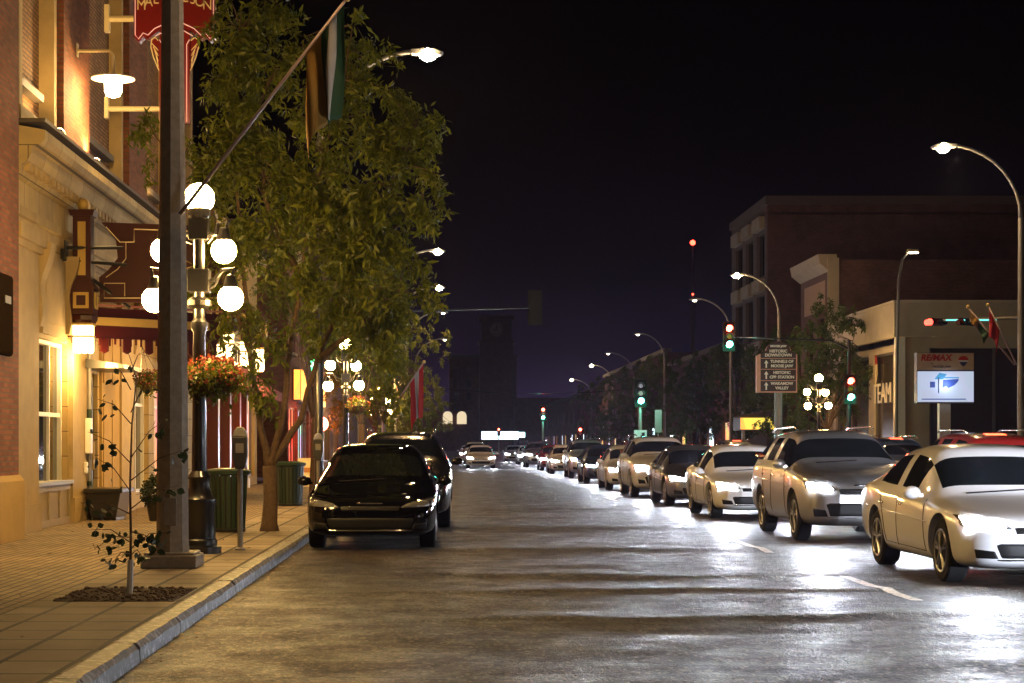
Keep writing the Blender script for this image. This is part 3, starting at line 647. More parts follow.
def lantern(loc, label, tall=True):
    t = thing('canopy_lantern', label, 'lantern', loc, 0, 'lanterns hung round the canopy')
    MB().lathe([(.05,.0),(.20,.0),(.24,.05),(.24,.12),(.20,.14)], seg=8).box(-.20,.20,-.20,.20,.14,.56).prism([(-.24,.56),(.24,.56),(.15,.70),(-.15,.70)], 'y', -.2, .2).build('housing', MAROON, t)
    m_ = MB(); a, b = -.13, .13
    m_.box(a, b, -.225, -.205, .24, .29).box(a, b, -.225, -.205, .46, .51).box(a, a+.05, -.225, -.205, .29, .46).box(b-.05, b, -.225, -.205, .29, .46); m_.build('gold_square', GOLD, t)
    m_ = MB().box(.205, .225, -.13, .13, .24, .29).box(.205, .225, -.13, .13, .46, .51).box(.205,.225,-.13,-.08,.29,.46).box(.205,.225,.08,.13,.29,.46); m_.build('gold_square', GOLD, t)
    if tall:
        MB().box(-.15,.15,-.15,.15,.70,1.80).prism([(-.19,1.80),(.19,1.80),(.22,1.9),(-.22,1.9)], 'y', -.19, .19).build('column', MAROON, t)
        MB().box(-.065,.065,-.165,-.151,.80,1.7).build('gold_strip', GOLD, t); MB().sphere((0,0,2.0), .11).build('ball_finial', GOLD, t, smooth=True)
    gl = MB()
    for i in (-1, 0, 1):
        for j in (-1, 0, 1):
            if i or j: gl.lathe([(.03,-.5),(.052,-.46),(.052,-.02),(.03,0)], i*.105, j*.105, 0, 10)
    gl.build('fluted_glass', FLUTE, t, smooth='auto')
    MB().box(-.17,.17,-.17,.17,-.24,-.21).box(-.18,.18,-.18,.18,-.04,.0).build('glass_band', GOLD, t)
    light('POINT', (0, 0, -.62), 120, (1,.58,.17), t, .12)
lantern((-6.1, 29.85, 3.50), 'maroon wall lantern with a tall finial column and lit fluted glass')
lantern((-4.0, 32.1, 3.50), 'lit canopy lantern at the outer canopy corner, first right of the lamp post', False)
lantern((-3.98, 34.7, 3.50), 'lit canopy lantern in the middle of the street-side row of three', False)
lantern((-3.98, 37.3, 3.50), 'lit canopy lantern farthest along the street-side row of three', False)
MB().box(-4.35,-3.85,30.9,31.0,3.2,3.72)

# ------------------------------------------------------------------ tall vertical neon sign on the upper wall
vs_ = thing('vertical_sign', 'tall red theatre sign outlined in cream behind the concrete pole', 'sign', (-5.0, 32.8, 7.4)); vs_.scale = (.87, 1, 1)
head = [(-.30,0),(.30,0),(.30,1.55),(.36,1.72),(.62,1.62),(.85,1.45),(.85,2.9),(-.85,2.9),(-.85,1.45),(-.62,1.62),(-.36,1.72),(-.30,1.55)]
hd_poly = MB().box(-.32,.32,-.1,.1,0,1.75)
hd_poly.prism([(-.86,1.58),(-.76,1.50),(-.66,1.60),(-.56,1.55),(-.3,1.74),(0,1.80),(.3,1.74),(.56,1.55),(.66,1.60),(.76,1.50),(.86,1.58),(.86,3.0),(-.86,3.0)], 'y', -.12, .12)
hd_poly.build('sign_case', REDP, vs_)
tr_ = MB(); arc = [(-.56,1.62),(-.42,1.74),(-.2,1.83),(0,1.86),(.2,1.83),(.42,1.74),(.56,1.62)]
outline_tube(tr_, [(-.83,3.0),(-.83,1.62),(-.76,1.55),(-.66,1.66)]+arc+[(.66,1.66),(.76,1.55),(.83,1.62),(.83,3.0)], -.125, .010)
outline_tube(tr_, [(-.4,1.60),(-.2,1.70),(0,1.74),(.2,1.70),(.4,1.60)], -.125, .010)
outline_tube(tr_, [(-.26,.02),(-.26,1.45),(-.32,1.54)], -.105, .010); outline_tube(tr_, [(.26,.02),(.26,1.45),(.32,1.54)], -.105, .010)
tr_.build('neon_outline', emit('pink_neon', (1, .5, .38), .35), vs_)
for s in (-1, 1):
    m_ = MB().prism([(s*.33,.95),(s*.36,1.15),(s*.50,1.42),(s*.50,1.56),(s*.42,1.60),(s*.33,1.55)], 'y', -.06, .06); m_.build('wing', REDP, vs_)
    m_ = MB(); outline_tube(m_, [(s*.33,.97),(s*.45,1.22),(s*.51,1.42),(s*.49,1.55),(s*.42,1.59),(s*.35,1.53)], -.07, .014)
    for k in range(4): outline_tube(m_, [(s*.35,1.05+.1*k),(s*(.40+.03*k),1.3+.06*k)], -.07, .012)
    m_.build('wing_scroll', CREAM, vs_)
for k, ch in enumerate('MAE WILSON'):
    if ch != ' ': 
        a = (k-4.5)/4.5; lettering(ch, .27, CREAM, vs_, (a*.70, -.125, 2.33-.16*a*a), ext=.008, name='letter')
for k, ch in enumerate('THEATRE'): lettering(ch, .22, CREAM, vs_, (.10, -.105, 1.40-k*.205), ext=.008, name='letter')
MB().tube([(-1.45,0,1.95),(-.84,0,1.95)], .06, 8).box(-1.5,-1.40,-.08,.08,1.7,2.2).build('support_arm', CREAM, vs_); MB().tube([(-1.45,0,.28),(-.32,0,.28)], .05, 8).box(-1.5,-1.42,-.08,.08,.1,.48).build('support_arm', CREAM, vs_)
# wall lamp
wl = thing('wall_lamp', 'disc-shaded wall lamp with bright bulb above the cornice', 'wall lamp', at(113, 80, 30.2))
c0 = wl.location
MB().lathe([(.02,.12),(.08,.11),(.18,.07),(.37,.035),(.37,.015),(.10,.0)], seg=28).build('shade', mat('enamel_shade', (.8,.78,.7), .4), wl, smooth='auto')
MB().lathe([(.03,-.30),(.11,-.27),(.145,-.2),(.15,-.05),(.14,0)], seg=20).build('bulb', emit('bulb_on', (1,.74,.4), 40), wl, smooth=True)
MB().tube([(0,0,.12),(0,0,.42),(-.05,0,.5),(-.62,0,.5)], .03).box(-.66,-.60,-.07,.07,.40,.62).build('arm', CREAM, wl)
light('POINT', (.0, -.0, -.42), 160, (1,.60,.19), wl, .12)

# ------------------------------------------------------------------ five-globe lamp posts
GLOBE_POS = [(0,0,4.33,.185),(.30,.0,3.69,.155),(-.48,.25,3.72,.155),(.40,-.15,3.10,.155),(-.52,-.15,3.08,.155)]
def globe_post(label, loc, power=55):
    t = thing('globe_lamp_post', label, 'lamp post', loc, 0, 'five-globe lamp posts')
    MB().lathe([(.27,0),(.27,.08),(.22,.10),(.22,.16),(.20,.18),(.19,.55),(.21,.58),(.21,.66),(.17,.70),(.13,.80),(.13,.9),(.15,.93),(.10,1.0)], seg=16).build('base', BLK, t, smooth='auto')
    MB().lathe([(.095,1.0),(.075,2.7),(.10,2.74),(.10,2.82),(.07,2.86),(.07,4.0)], seg=12).build('pole', BLK, t, smooth='auto')
    MB().box(-.13,.13,-.13,.13,3.18,3.46).build('arm_block', BLK, t, bevel=.01); MB().box(-.12,.12,-.12,.12,3.82,4.08).build('arm_block', BLK, t, bevel=.01); MB().lathe([(.12,4.08),(.14,4.12),(.14,4.2),(.1,4.22)], seg=14).build('collar', BLK, t); MB().lathe([(.10,2.98),(.15,3.02),(.15,3.08),(.10,3.12)], seg=14).build('collar', BLK, t)
    for i, (x, y, z, r) in enumerate(GLOBE_POS):
        if i:
            d = Vector((x, y, 0)); u = d.normalized(); h0 = (3.42 if z < 3.4 else 4.0)
            a = MB().tube([u*.1+Vector((0,0,h0-.12)), u*.2+Vector((0,0,h0-.10)), d*.75+Vector((0,0,h0+.02)), d+u*.04+Vector((0,0,h0+.04)), d+Vector((0,0,z+r+.03))], [.035,.03,.026,.024,.024], 8)
            a.tube([u*.1+Vector((0,0,h0-.22)), d*.5+Vector((0,0,h0-.16)), d*.7+Vector((0,0,h0))], .016, 6)
            a.lathe([(.03,.14),(.06,.12),(.075,.04),(.09,.0),(.09,-.03),(.05,-.035)][::-1], x, y, z+r-.005, 12)
            a.build('arm', BLK, t, smooth='auto')
        m_ = MB().sphere((x, y, z), r, 24, 16); m_.build('globe', GLOBE, t, smooth=True)
    return t
def basket(label, loc, r, n):
    t = thing('flower_basket', label, 'flower basket', loc, 0, 'hanging flower baskets')
    rg = np.random.default_rng(int(abs(loc[1])*10)); d = rg.normal(size=(n,3)); d /= np.linalg.norm(d,axis=1)[:,None]; rad = rg.uniform(.1,1,(n,1))**.4
    pts = d*rad*np.array([r,r,r*.62]) + np.array([0,0,.0]); pts[:,2] -= np.maximum(0, rg.normal(0,.08,n)); 
    np_mesh('foliage', leaf_mesh(pts, None, .07, .5, .4), LEAF, t)
    d = rg.normal(size=(n//4,3)); d /= np.linalg.norm(d,axis=1)[:,None]; pts = d*np.array([r,r,r*.6])*1.0+np.array([0,0,.02])
    np_mesh('blossom', leaf_mesh(pts, None, .05, .8, 0), FLOWR, t)
    MB().lathe([(.05,-r*.75),(r*.5,-r*.6),(r*.7,-r*.1),(r*.6,-.05)]).build('bowl', WOOD, t, smooth='auto')
    MB().tube([(0,0,0),(-.15,0,.62)], .006, 5).tube([(.2,0,0),(-.15,0,.62)], .006, 5).tube([(-.2,0,0),(-.15,0,.62)], .006, 5).build('chain', BLK, t)
globe_post('tall black post with five lit globes beside the near concrete pole', (-3.0, 21.6, .13))
basket('red and green flower basket hanging beside the near globe lamp post', at(212, 376, 21.6), .36, 2600)
basket('small red and green flower basket glimpsed left of the near concrete pole', at(150, 380, 33), .30, 900)
globe_post('black five-globe post half hidden by leaves, beyond the side street corner trees', (-2.97, 53, .13))
basket('flower basket under the globe post that stands among the leaves', (-2.62, 53, 2.65), .38, 900)
globe_post('distant black five-globe post on the left pavement past the flag', (-3.4, 95, .13))
globe_post('five-globe post on the right pavement beside the green signal', (16.9, 80, .13))

# ------------------------------------------------------------------ street lamps
def street_lamp(label, x, Y, side, h=9.95, reach=2.3, bright=True, power=900, zb=.13, armz=None, col_=SODIUM, rpole=.10, pm=None):
    t = thing('street_lamp', label, 'street lamp', (x, Y, zb), 0, 'davit street lamps along the road')
    s = side; hp = h - 2.0 - zb
    MB().lathe([(rpole*2,0),(rpole*2,.05),(rpole*1.3,.10),(rpole*1.05,.3),(rpole*.75,hp)], seg=14).build('pole', pm or GALV, t, smooth='auto')
    pts = [(s*reach*(1-math.cos(a)), 0, hp + (h-zb-hp+.10)*math.sin(a)) for a in [k*PI/2/9 for k in range(9)]] + [(s*reach, 0, h-zb+.12)]
    MB().tube(pts, [rpole*.75]+[rpole*.5]*9, 8).build('arm', GALV, t, smooth=True)
    MB().prism([(s*(reach-.3),-.0),(s*(reach+.35),-.03),(s*(reach+.42),.03),(s*(reach+.2),.12),(s*(reach-.3),.10)], 'y', -.14, .14).build('lamp_head', mat('lamp_grey', (.3,.3,.3), .5), t, loc=(0,0,h-zb+.02), bevel=.02)
    MB().sphere((s*(reach+.08), 0, h-zb+.015), .19 if bright else .13, 16, 10, .75).build('lens', LAMPL if bright else LAMPD, t, smooth=True)
    light('SPOT', (s*(reach+.08), 0, h-zb-.14), power, col_, t, .12, R(150), (0, 0, 0), .6)
    return t
NEARP = 210
# the near concrete pole carries a lamp above the picture; the next lamp on the right stands just outside too
t = thing('street_lamp', 'thick weathered concrete pole on a square block at the near left', 'lamp pole', (-2.95, 19.15, .13), 0)
MB().prism([(-.30,-.30),(.30,-.30),(.30,.30),(-.30,.30)], 'z', 0, .14).prism([(-.27,-.27),(.27,-.27),(.27,.27),(-.27,.27)], 'z', .14, .17).build('base_block', PCONC, t, bevel=.015)
MB().lathe([(.185,.17),(.175,.3),(.165,2),(.085,9.0)], seg=8).build('pole', PCONC, t)
MB().box(-.07,.07,-.185,-.17,.45,.75).build('hand_hole_cover', GALV, t, bevel=.005)
MB().tube([(0,0,8.7),(.5,0,9.5),(1.4,0,9.9),(2.4,0,9.95)], .05).build('arm', GALV, t, smooth=True)
MB().prism([(2.3,-.02),(2.95,-.04),(3.0,.03),(2.8,.12),(2.3,.1)], 'y', -.14, .14).build('lamp_head', mat('lamp_grey', (.3,.3,.3)), t, loc=(0,0,9.86), bevel=.02)
MB().sphere((2.68,0,9.84), .13, 16, 10, .75).build('lens', LAMPL, t, smooth=True)
light('SPOT', (2.68,0,9.68), NEARP*.7, SODIUM, t, .12, R(150), (0,0,0), .6)
street_lamp('davit lamp standing just outside the left edge of view, lighting the near kerb', -2.9, 1.0, 1, power=NEARP*.28)
street_lamp('davit lamp on the near right kerb, just outside the view', 16.9, 13, -1, power=NEARP*.5)
street_lamp('bright davit lamp shining above the top of the ash tree', -2.75, 38.6, 1, power=NEARP*2, pm=BLK)
street_lamp('davit lamp whose head glows at the upper edge of the far tree leaves', -2.7, 78, 1, power=320)
street_lamp('davit lamp on the grey pole left of the red and white flag', -2.7, 96, 1, power=320)
street_lamp('dim davit lamp just above the round far tree', -2.5, 114, 1, bright=False, power=300)
street_lamp('dimmest davit lamp beside the round far tree', -2.4, 143, 1, bright=False, power=300)
street_lamp('brightest davit lamp on the right, its pole rising past the traffic signal arm', 16.5, 50.7, -1, power=NEARP, reach=2.15)
street_lamp('bright davit lamp in front of the tall dark building', 16.8, 89, -1, power=320, reach=2.05)
street_lamp('dim davit lamp over the big green signal', 16.8, 104, -1, bright=False, power=300, reach=2.05)
street_lamp('dim davit lamp beside the left of the two mid green signals', 17.0, 137, -1, bright=False, power=300, reach=2.0, h=10)
street_lamp('bright far davit lamp, upper of the two twinkling over the station street', 18.0, 190, -1, power=700, reach=2.2)
street_lamp('bright far davit lamp, lower and farther of the two over the station street', 19.2, 232, -1, power=700, reach=2.5)
street_lamp('farthest faint davit lamp in front of the dark far trees', 17.6, 165, -1, bright=False, power=200)
# slender park lamp on the corner lot
t = thing('park_lamp', 'slender pale lamp pole with a small hooked head on the corner lot', 'street lamp', (20.0, 78, .13))
MB().tube([(-.12,0,0),(-.1,0,4.5),(0,0,8.6),(.16,0,9.5),(.45,0,9.85)], [.09,.075,.06,.05,.04], 10).build('pole', GALV, t, smooth=True)
MB().prism([(.35,9.80),(.85,9.84),(.85,9.92),(.4,9.95)], 'y', -.12, .12).build('lamp_head', CREAM, t); MB().box(.42,.84,-.09,.09,9.77,9.80).build('lens', LAMPD, t)

# ------------------------------------------------------------------ flags
def flag(name, label, base, tip, mats, drop, wdt, pole_r=.018, fly=.9):
    t = thing(name, label, 'flag', base)
    b = Vector((0,0,0)); e_ = Vector(tip) - Vector(base)
    MB().tube([b, e_], [pole_r, pole_r*.7], 8).build('staff', mat('flag_staff', (.35,.25,.22), .4), t, smooth=True)
    MB().sphere(e_, pole_r*1.8, 10, 8).build('finial', GOLD, t, smooth=True)
    d = -e_.normalized(); n = 8; m = 18; k_ = len(mats)
    for s in range(k_):
        P = []; fs = []
        for i in range(n+1):
            u = (s + i/n)/k_
            top = e_ + d*(.05 + u*wdt)
            for j in range(m+1):
                v = j/m; gather = 1 - .25*v
                x = top.x + (e_.x + d.x*.35 - top.x)*(1-gather) + .05*math.sin(9*u + 3*v)*v
                y = top.y + .10*math.sin(11*u + 2*v)*min(1, v*2)
                z = top.z - v*drop*(fly + .1*math.cos(5*u))
                P.append((x, y, z))
        fs = [(i*(m+1)+j, i*(m+1)+j+1, (i+1)*(m+1)+j+1, (i+1)*(m+1)+j) for i in range(n) for j in range(m)]
        o = MB().add(P, fs).build('flag_cloth', mats[s], t, smooth=True); md = o.modifiers.new('thick', 'SOLIDIFY'); md.thickness = .004
    return t
FG = mat('flag_green', (.02,.07,.02), .9); FY = mat('flag_yellow', (.30,.16,.02), .9); FR = mat('flag_red', (.40,.015,.015), .9); FW = mat('flag_white', (.42,.40,.36), .9)
flag('flag', 'green and yellow flag hanging from a long slanted staff on the concrete pole', at(180, 214, 19.0), at(347, -2, 19.3), [FG, FW, FG, FY, FY], 1.25, .70, .022)
flag('flag', 'red and white flag hanging from a slanted staff beyond the parked cars', at(398, 400, 75), at(424, 362, 75), [FR, FW, FR], 2.3, 1.0, .04)
flag('flag', 'yellow and green flag furled on a slanted staff at the right edge lamp pole', at(1015, 365, 50.6), at(968, 307, 50.6), [FY, FG], .35, .9, .03)
flag('flag', 'red flag on the upper slanted staff at the right edge lamp pole', at(1017, 365, 50.4), at(988, 305, 50.4), [FR], .8, .7, .03)

# ------------------------------------------------------------------ bins, parking meters
def bin_(label, loc):
    t = thing('litter_bin', label, 'litter bin', loc, 0, 'slatted litter bins')
    n = 22
    for k in range(n):
        a = 2*PI*k/n; c_, s_ = math.cos(a), math.sin(a); r0, r1 = .26, .30; wv = .026
        px, py = -s_*wv, c_*wv
        MB().add([(c_*r0-px,s_*r0-py,.05),(c_*r0+px,s_*r0+py,.05),(c_*(r0-.012)+px,s_*(r0-.012)+py,.05),(c_*(r0-.012)-px,s_*(r0-.012)-py,.05),
                  (c_*r1-px,s_*r1-py,.90),(c_*r1+px,s_*r1+py,.90),(c_*(r1-.012)+px,s_*(r1-.012)+py,.90),(c_*(r1-.012)-px,s_*(r1-.012)-py,.90)],
                 [(0,3,2,1),(4,5,6,7),(0,1,5,4),(1,2,6,5),(2,3,7,6),(3,0,4,7)]).build('slat', GREEN, t)
    MB().lathe([(.22,0),(.27,.0),(.275,.05),(.24,.06)], seg=24).build('foot_ring', BLK, t, smooth='auto')
    MB().lathe([(.23,.02),(.25,.05),(.285,.84),(.27,.84)], seg=24).build('liner', BLK, t, smooth='auto')
    MB().lathe([(.30,.86),(.34,.88),(.345,.93),(.30,.95),(.18,.97),(.18,.93)], seg=24).build('rim', GREEN, t, smooth='auto')
    return t
b1 = bin_('slatted dark litter bin beside the black lamp post base', (-3.3, 26.9, .13))
dup(b1, (-3.35, 38.3, .13), 'slatted dark litter bin behind the ash tree, near the second parking meter')
def meter(label, loc):
    t = thing('parking_meter', label, 'parking meter', loc, 0, 'parking meters')
    MB().tube([(0,0,-.01),(0,0,1.02)], .035, 10).lathe([(.07,0),(.07,.02),(.04,.04)]).build('post', GALV, t, smooth='auto')
    MB().prism([(-.06,1.02),(.06,1.02),(.095,1.18),(.095,1.42),(-.095,1.42),(-.095,1.18)], 'y', -.07, .07).build('meter_body', mat('meter_grey', (.05,.05,.055), .4, .4), t, bevel=.012)
    MB().prism([(-.095,1.422),(.095,1.422),(.07,1.50),(.035,1.545),(-.035,1.545),(-.07,1.50)], 'y', -.055, .055).build('window_dome', GALV, t, bevel=.01)
    MB().box(-.05,.05,-.076,-.071,1.22,1.34).build('plate', GALV, t)
    return t
m1 = meter('parking meter on a pale post in front of the near green bin', (-2.57, 22.2, .13))
dup(m1, (-2.45, 34.2, .13), 'second parking meter, just left of the black sedan windscreen')
# portable sandwich sign
t = thing('sandwich_board', 'small cream sandwich board on the pavement past the second bin', 'sign', (-4.35, 56, .13))
MB().quadpanel((-.32,0,0),(.32,0,0),(.32,.15,.9),(-.32,.15,.9),.02).build('board', CREAM, t); MB().quadpanel((-.32,.4,0),(.32,.4,0),(.32,.2,.9),(-.32,.2,.9),.02).build('board', CREAM, t)
MB().quadpanel((-.2,.04,.45),(.2,.04,.45),(.2,.07,.6),(-.2,.07,.6),.008).build('notice', mat('orange_notice', (.45,.16,.03)), t)

# ------------------------------------------------------------------ left street buildings farther along
def shop(name, label, Y0, Y1, h, wallm, shops, wins, trim=STONEP, fx=FX, litm=None):
    t = thing(name, label, 'building', (fx, Y0, .13)); n = Y1 - Y0
    op = [(a, b, c, d) for a, b, c, d, _ in shops] + [(a, b, c, d) for a, b, c, d, _ in wins]
    panel(MB(), -.4, 0, 0, n, 0, h, op).build('wall', wallm, t)
    MB().prism([(-.4,h-.5),(.10,h-.5),(.14,h-.35),(.28,h-.2),(.34,h-.05),(.34,h+.06),(-.4,h+.10)], 'y', .02, n-.02).build('cornice', trim, t)
    MB().box(-14, -.41, .02, n-.02, h-.6, h-.4).build('roof', MATS['roof_felt'], t)
    MB().box(-14, -.41, .02, .35, 0, h-.61).build('side_wall', wallm, t)
    MB().box(-14, -.41, n-.35, n-.02, 0, h-.61).build('side_wall', wallm, t)
    for a, b, c, d, m in shops + wins:
        f = MB().box(-.2,-.1,a,b,c,c+.08).box(-.2,-.1,a,b,d-.08,d).box(-.2,-.1,a,a+.07,c+.08,d-.08).box(-.2,-.1,b-.07,b,c+.08,d-.08)
        k = max(1, round((b-a)/1.3))
        for i in range(1, k): y = a+(b-a)*i/k; f.box(-.2,-.11,y-.025,y+.025,c+.08,d-.08)
        if c > 3: f.box(-.2,-.11,a+.07,b-.07,(c+d)/2-.03,(c+d)/2+.03)
        fo = f.build('window_frame', mat('frame_dark', (.12,.08,.06), .5), t)
        MB().box(-.27,-.19,a+.01,b-.01,c+.01,d-.01).build('pane', m, fo)
        if c > 3: MB().box(-.01,.1,a-.1,b+.1,c-.12,c-.001).build('window_sill', trim, t)
    return t
SHOPW = emit('shop_warm', (1,.60,.26), .9, .75, 2.2); SHOPR = emit('shop_red', (1,.14,.06), 2.2, .85, 3.0); SHOPC = emit('shop_cool', (.65,.85,1), 2.2, .6, 3.0)
shop('shop_building', 'buff stucco shop building with red columns past the canopy', 45.05, 60.2, 7.5, STUC,
     [(.6,2.2,.2,2.9,GLASS),(3.2,4.6,.2,2.9,SHOPW),(6.0,7.2,.1,2.9,SHOPW),(8.6,10.0,.3,2.9,GLASS),(11.2,14.4,.3,2.9,SHOPW)],
     [(1.5,3.2,4.1,6,GLASS),(5,6.7,4.1,6,GLASS),(8.5,10.2,4.1,6,GLASS),(12,13.7,4.1,6,GLASS)])
for k, yy in enumerate((47.6, 50.2, 52.6, 54.4)):
    t = thing('shop_column', ['red painted half column nearest the canopy','red painted half column second past the canopy','red painted half column third past the canopy','red painted half column fourth past the canopy'][k], 'column', (FX+.02, yy, .13), 0, 'red columns of the shop front')
    MB().box(.0,.30,-.18,.18,.31,3.0).build('shaft', REDP, t); MB().box(-.0,.36,-.24,.24,0,.3).build('base', CREAM, t); MB().box(0,.36,-.24,.24,3.01,3.15).build('capital', CREAM, t)
def awning(label, Y0, Y1, z0, z1, m, reach=1.1, text=None, tm=None, fx=FX):
    t = thing('awning', label, 'awning', (fx+.02, Y0, 0)); n = Y1-Y0
    MB().quadpanel((reach,0,z0+.25),(reach,n,z0+.25),(0,n,z1),(0,0,z1),.03).build('canvas', m, t)
    MB().box(reach-.03,reach,0,n,z0,z0+.25).build('valance', m, t)
    for y in (0, n-.03): MB().prism([(0.02,z0+.25),(reach-.04,z0+.25),(0.02,z1-.03)], 'y', y, y+.03).build('side_flap', m, t)
    for y in (.1, n-.1): MB().tube([(0,y,z0+.1),(reach-.05,y,z0+.2)], .02, 6).build('frame_arm', BLK, t)
    return t
awning('red sloping awning over the shop beyond the canopy lanterns', 46.5, 51.5, 3.0, 4.2, mat('awning_red', (.40,.05,.03), .8))
awning('dark red awning beside the side street corner', 53, 59.5, 2.9, 3.7, mat('awning_wine', (.25,.03,.02), .8), .9)
t = thing('shop_lights', 'pale lit lightbox sign above the corner shop past the red awning', 'lit sign', (FX+.05, 55.5, 3.85)); MB().box(0,.2,0,3.2,0,.7).build('case', BLK, t); MB().box(.201,.21,.05,3.15,.05,.65).box(0.03,.17,-.012,-.001,.05,.65).build('lit_face', emit('lightbox', (1,.85,.62), 4), t)
shop('shop_building', 'red brick shop building with glowing orange fascia across the side street', 72, 92, 9.5, REDB,
     [(.5,4.5,.4,2.9,SHOPR),(5.2,8.8,.3,2.9,SHOPC),(9.6,10.8,.1,2.9,SHOPR),(11.6,15.4,.4,2.9,SHOPR),(16.2,19.4,.4,2.9,SHOPW)],
     [(2,3.6,5.2,7.6,GLASS),(6,7.6,5.2,7.6,GLASS),(10,11.6,5.2,7.6,GLASS),(14,15.6,5.2,7.6,GLASS)])
t = thing('fascia_sign', 'glowing orange fascia sign with pale letters over the red shop', 'lit sign', (FX+.06, 74, 3.3))
MB().box(0,.3,0,15,0,1.35).build('case', BLK, t); MB().box(.301,.33,.05,14.95,.05,1.3).box(.02,.28,-.03,-.001,.05,1.3).build('lit_face', emit('orange_face', (1,.30,.04), 1.9, .25, 2), t)
lettering('ER', 1.25, emit('cream_letters', (1,.85,.6), 4.5), t, (.35, 7.4, .65), R(90), ext=.01)
t = thing('projecting_sign', 'small green lit sign hanging out above the orange fascia', 'lit sign', at(304, 373, 84) )
MB().box(0,.78,0,.25,0,.66).build('case', BLK, t); MB().box(.02,.76,-.012,-.001,.02,.64).build('lit_face', emit('green_face', (.10,.85,.30), 2.2), t)
MB().box(.12,.66,-.02,-.013,.3,.36).box(.12,.2,-.02,-.013,.1,.3).box(.4,.48,-.02,-.013,.1,.5).box(.58,.66,-.02,-.013,.1,.3).build('emblem', emit('pale_face', (.8,1,.85), 3.5), t)
MB().box(-.5,0,.1,.15,.3,.36).build('bracket', BLK, t)
t = thing('neon_sign', 'round red neon sign glowing in the red shop front', 'neon sign', at(321, 424, 76)+Vector((0,0,0)))
MB().tube([(.28*math.cos(a),0,.28*math.sin(a)) for a in [k*PI/10 for k in range(21)]], .035, 8).build('neon_ring', emit('red_neon', (1,.10,.05), 25), t)
MB().box(-.22,.22,.0,.06,-.16,.16).build('lit_face', emit('neon_core', (1,.45,.2), 16), t); MB().tube([(-.3,.05,0),(-1.2,.05,0)], .02, 6).build('bracket', BLK, t)
light('POINT', (0.1,-.4,0), 90, (1,.12,.05), t, .2)
shop('dark_building', 'plain dark brick block behind the second globe post', 92.1, 128, 13.5, DARKB, [(2,6,.4,2.8,GLASS),(9,14,.4,2.8,SHOPW),(18,24,.4,2.8,GLASS)], [(3+k*5,4.8+k*5,5,7,GLASS) for k in range(6)]+[(3+k*5,4.8+k*5,8.6,10.6,GLASS) for k in range(6)], mat('dark_trim', (.1,.08,.07)))
shop('dark_building', 'low dark shop row at the far end of the left pavement', 128.2, 200, 9, DARKB, [(4,12,.4,2.8,SHOPW),(20,28,.4,2.8,SHOPR),(36,42,.4,2.8,SHOPW)], [(5+k*9,7+k*9,5,7,GLASS) for k in range(6)], MATS['dark_trim'])
shop('dark_building', 'long unlit block leading to the station street on the left', 200.5, 380, 12, DARKB, [(10,20,.4,2.8,SHOPC),(60,70,.4,2.8,SHOPR)], [(8+k*16,11+k*16,6,9,GLASS) for k in range(10)], MATS['dark_trim'])

# ------------------------------------------------------------------ station at the end of the road
st_ = thing('clock_tower', 'tall slim station tower with a clock face at the end of the road', 'tower', (11.7, 402, 0))
MB().box(-3.8,3.8,0,8,0,25).box(-3.4,3.4,.4,7.6,25,30).box(-4.1,4.1,-.3,8.3,24.6,25.2).box(-4.0,4.0,-.2,8.2,30,30.8).build('wall', DARKB, st_)
for s in (-1,1): MB().box(s*2.2-.5,s*2.2+.5,-.35,0,0,24.5).build('buttress', DARKB, st_)
MB().tube([(0,.30,27.6),(0,.2,27.6)], 1.5, 24).build('clock_face', mat('clock_pale', (.55,.5,.4)), st_)
MB().box(-.08,.08,.1,.18,27.6,28.8).box(-.8,.0,.1,.18,27.5,27.66).build('clock_hand', BLK, st_)
st2 = thing('station_building', 'low wide station building with arched lit windows behind the tower foot', 'building', (0, 403, 0))
MB().box(-40,4,0,14,0,9).box(16,60,0,14,0,12).box(4,16,8.2,14,0,9).box(-40,7.7,-.6,-.01,8.3,9.2).box(15.7,60,-.6,-.01,11.3,12.2).build('wall', DARKB, st2)
for k in range(2):
    cx = 3.0 - 2.4 + k*3.2
    pts = [(cx-1.1,6.2),(cx+1.1,6.2)]+[(cx+1.1*math.cos(a),8.0+1.1*math.sin(a)) for a in [i*PI/8 for i in range(9)]]
    MB().prism(pts, 'y', -.62-.1, -.62).build('window', emit('arch_window', (1,.8,.5), .5), st2)
t = thing('blue_white_sign', 'long blue-white lit sign low in front of the station tower', 'lit sign', at(481, 440, 398)); MB().box(0,8.5,0,.3,0,2.0).build('case', BLK, t); MB().box(.1,8.4,-.05,-.01,.1,1.9).build('lit_face', emit('bw_face', (.65,.85,1), 2.5, .3, .6), t); MB().box(1,1.4,.05,.25,-2.6,0).box(7,7.4,.05,.25,-2.6,0).build('leg', BLK, t)
t = thing('blue_white_sign', 'short blue-white lit sign right of the long one by the tower', 'lit sign', at(513, 438, 398)); MB().box(0,2.8,0,.3,0,1.4).build('case', BLK, t); MB().box(.1,2.7,-.05,-.01,.1,1.3).build('lit_face', MATS['bw_face'], t); MB().box(1,1.4,.05,.25,-3,0).build('leg', BLK, t)
t = thing('hotel_block', 'wide dark block standing behind the station tower', 'building', (14, 420, 0)); MB().box(-13,3,0,20,0,22).build('wall', DARKB, t); MB().box(-13.3,3.3,-.3,20.3,22,22.8).build('cornice', MATS['dark_trim'], t)
for i in range(5):
    for j in range(4): MB().box(-12+i*3,-10.7+i*3,-.06,-.005,9+j*3,10.8+j*3).build('window', GLASS, t)

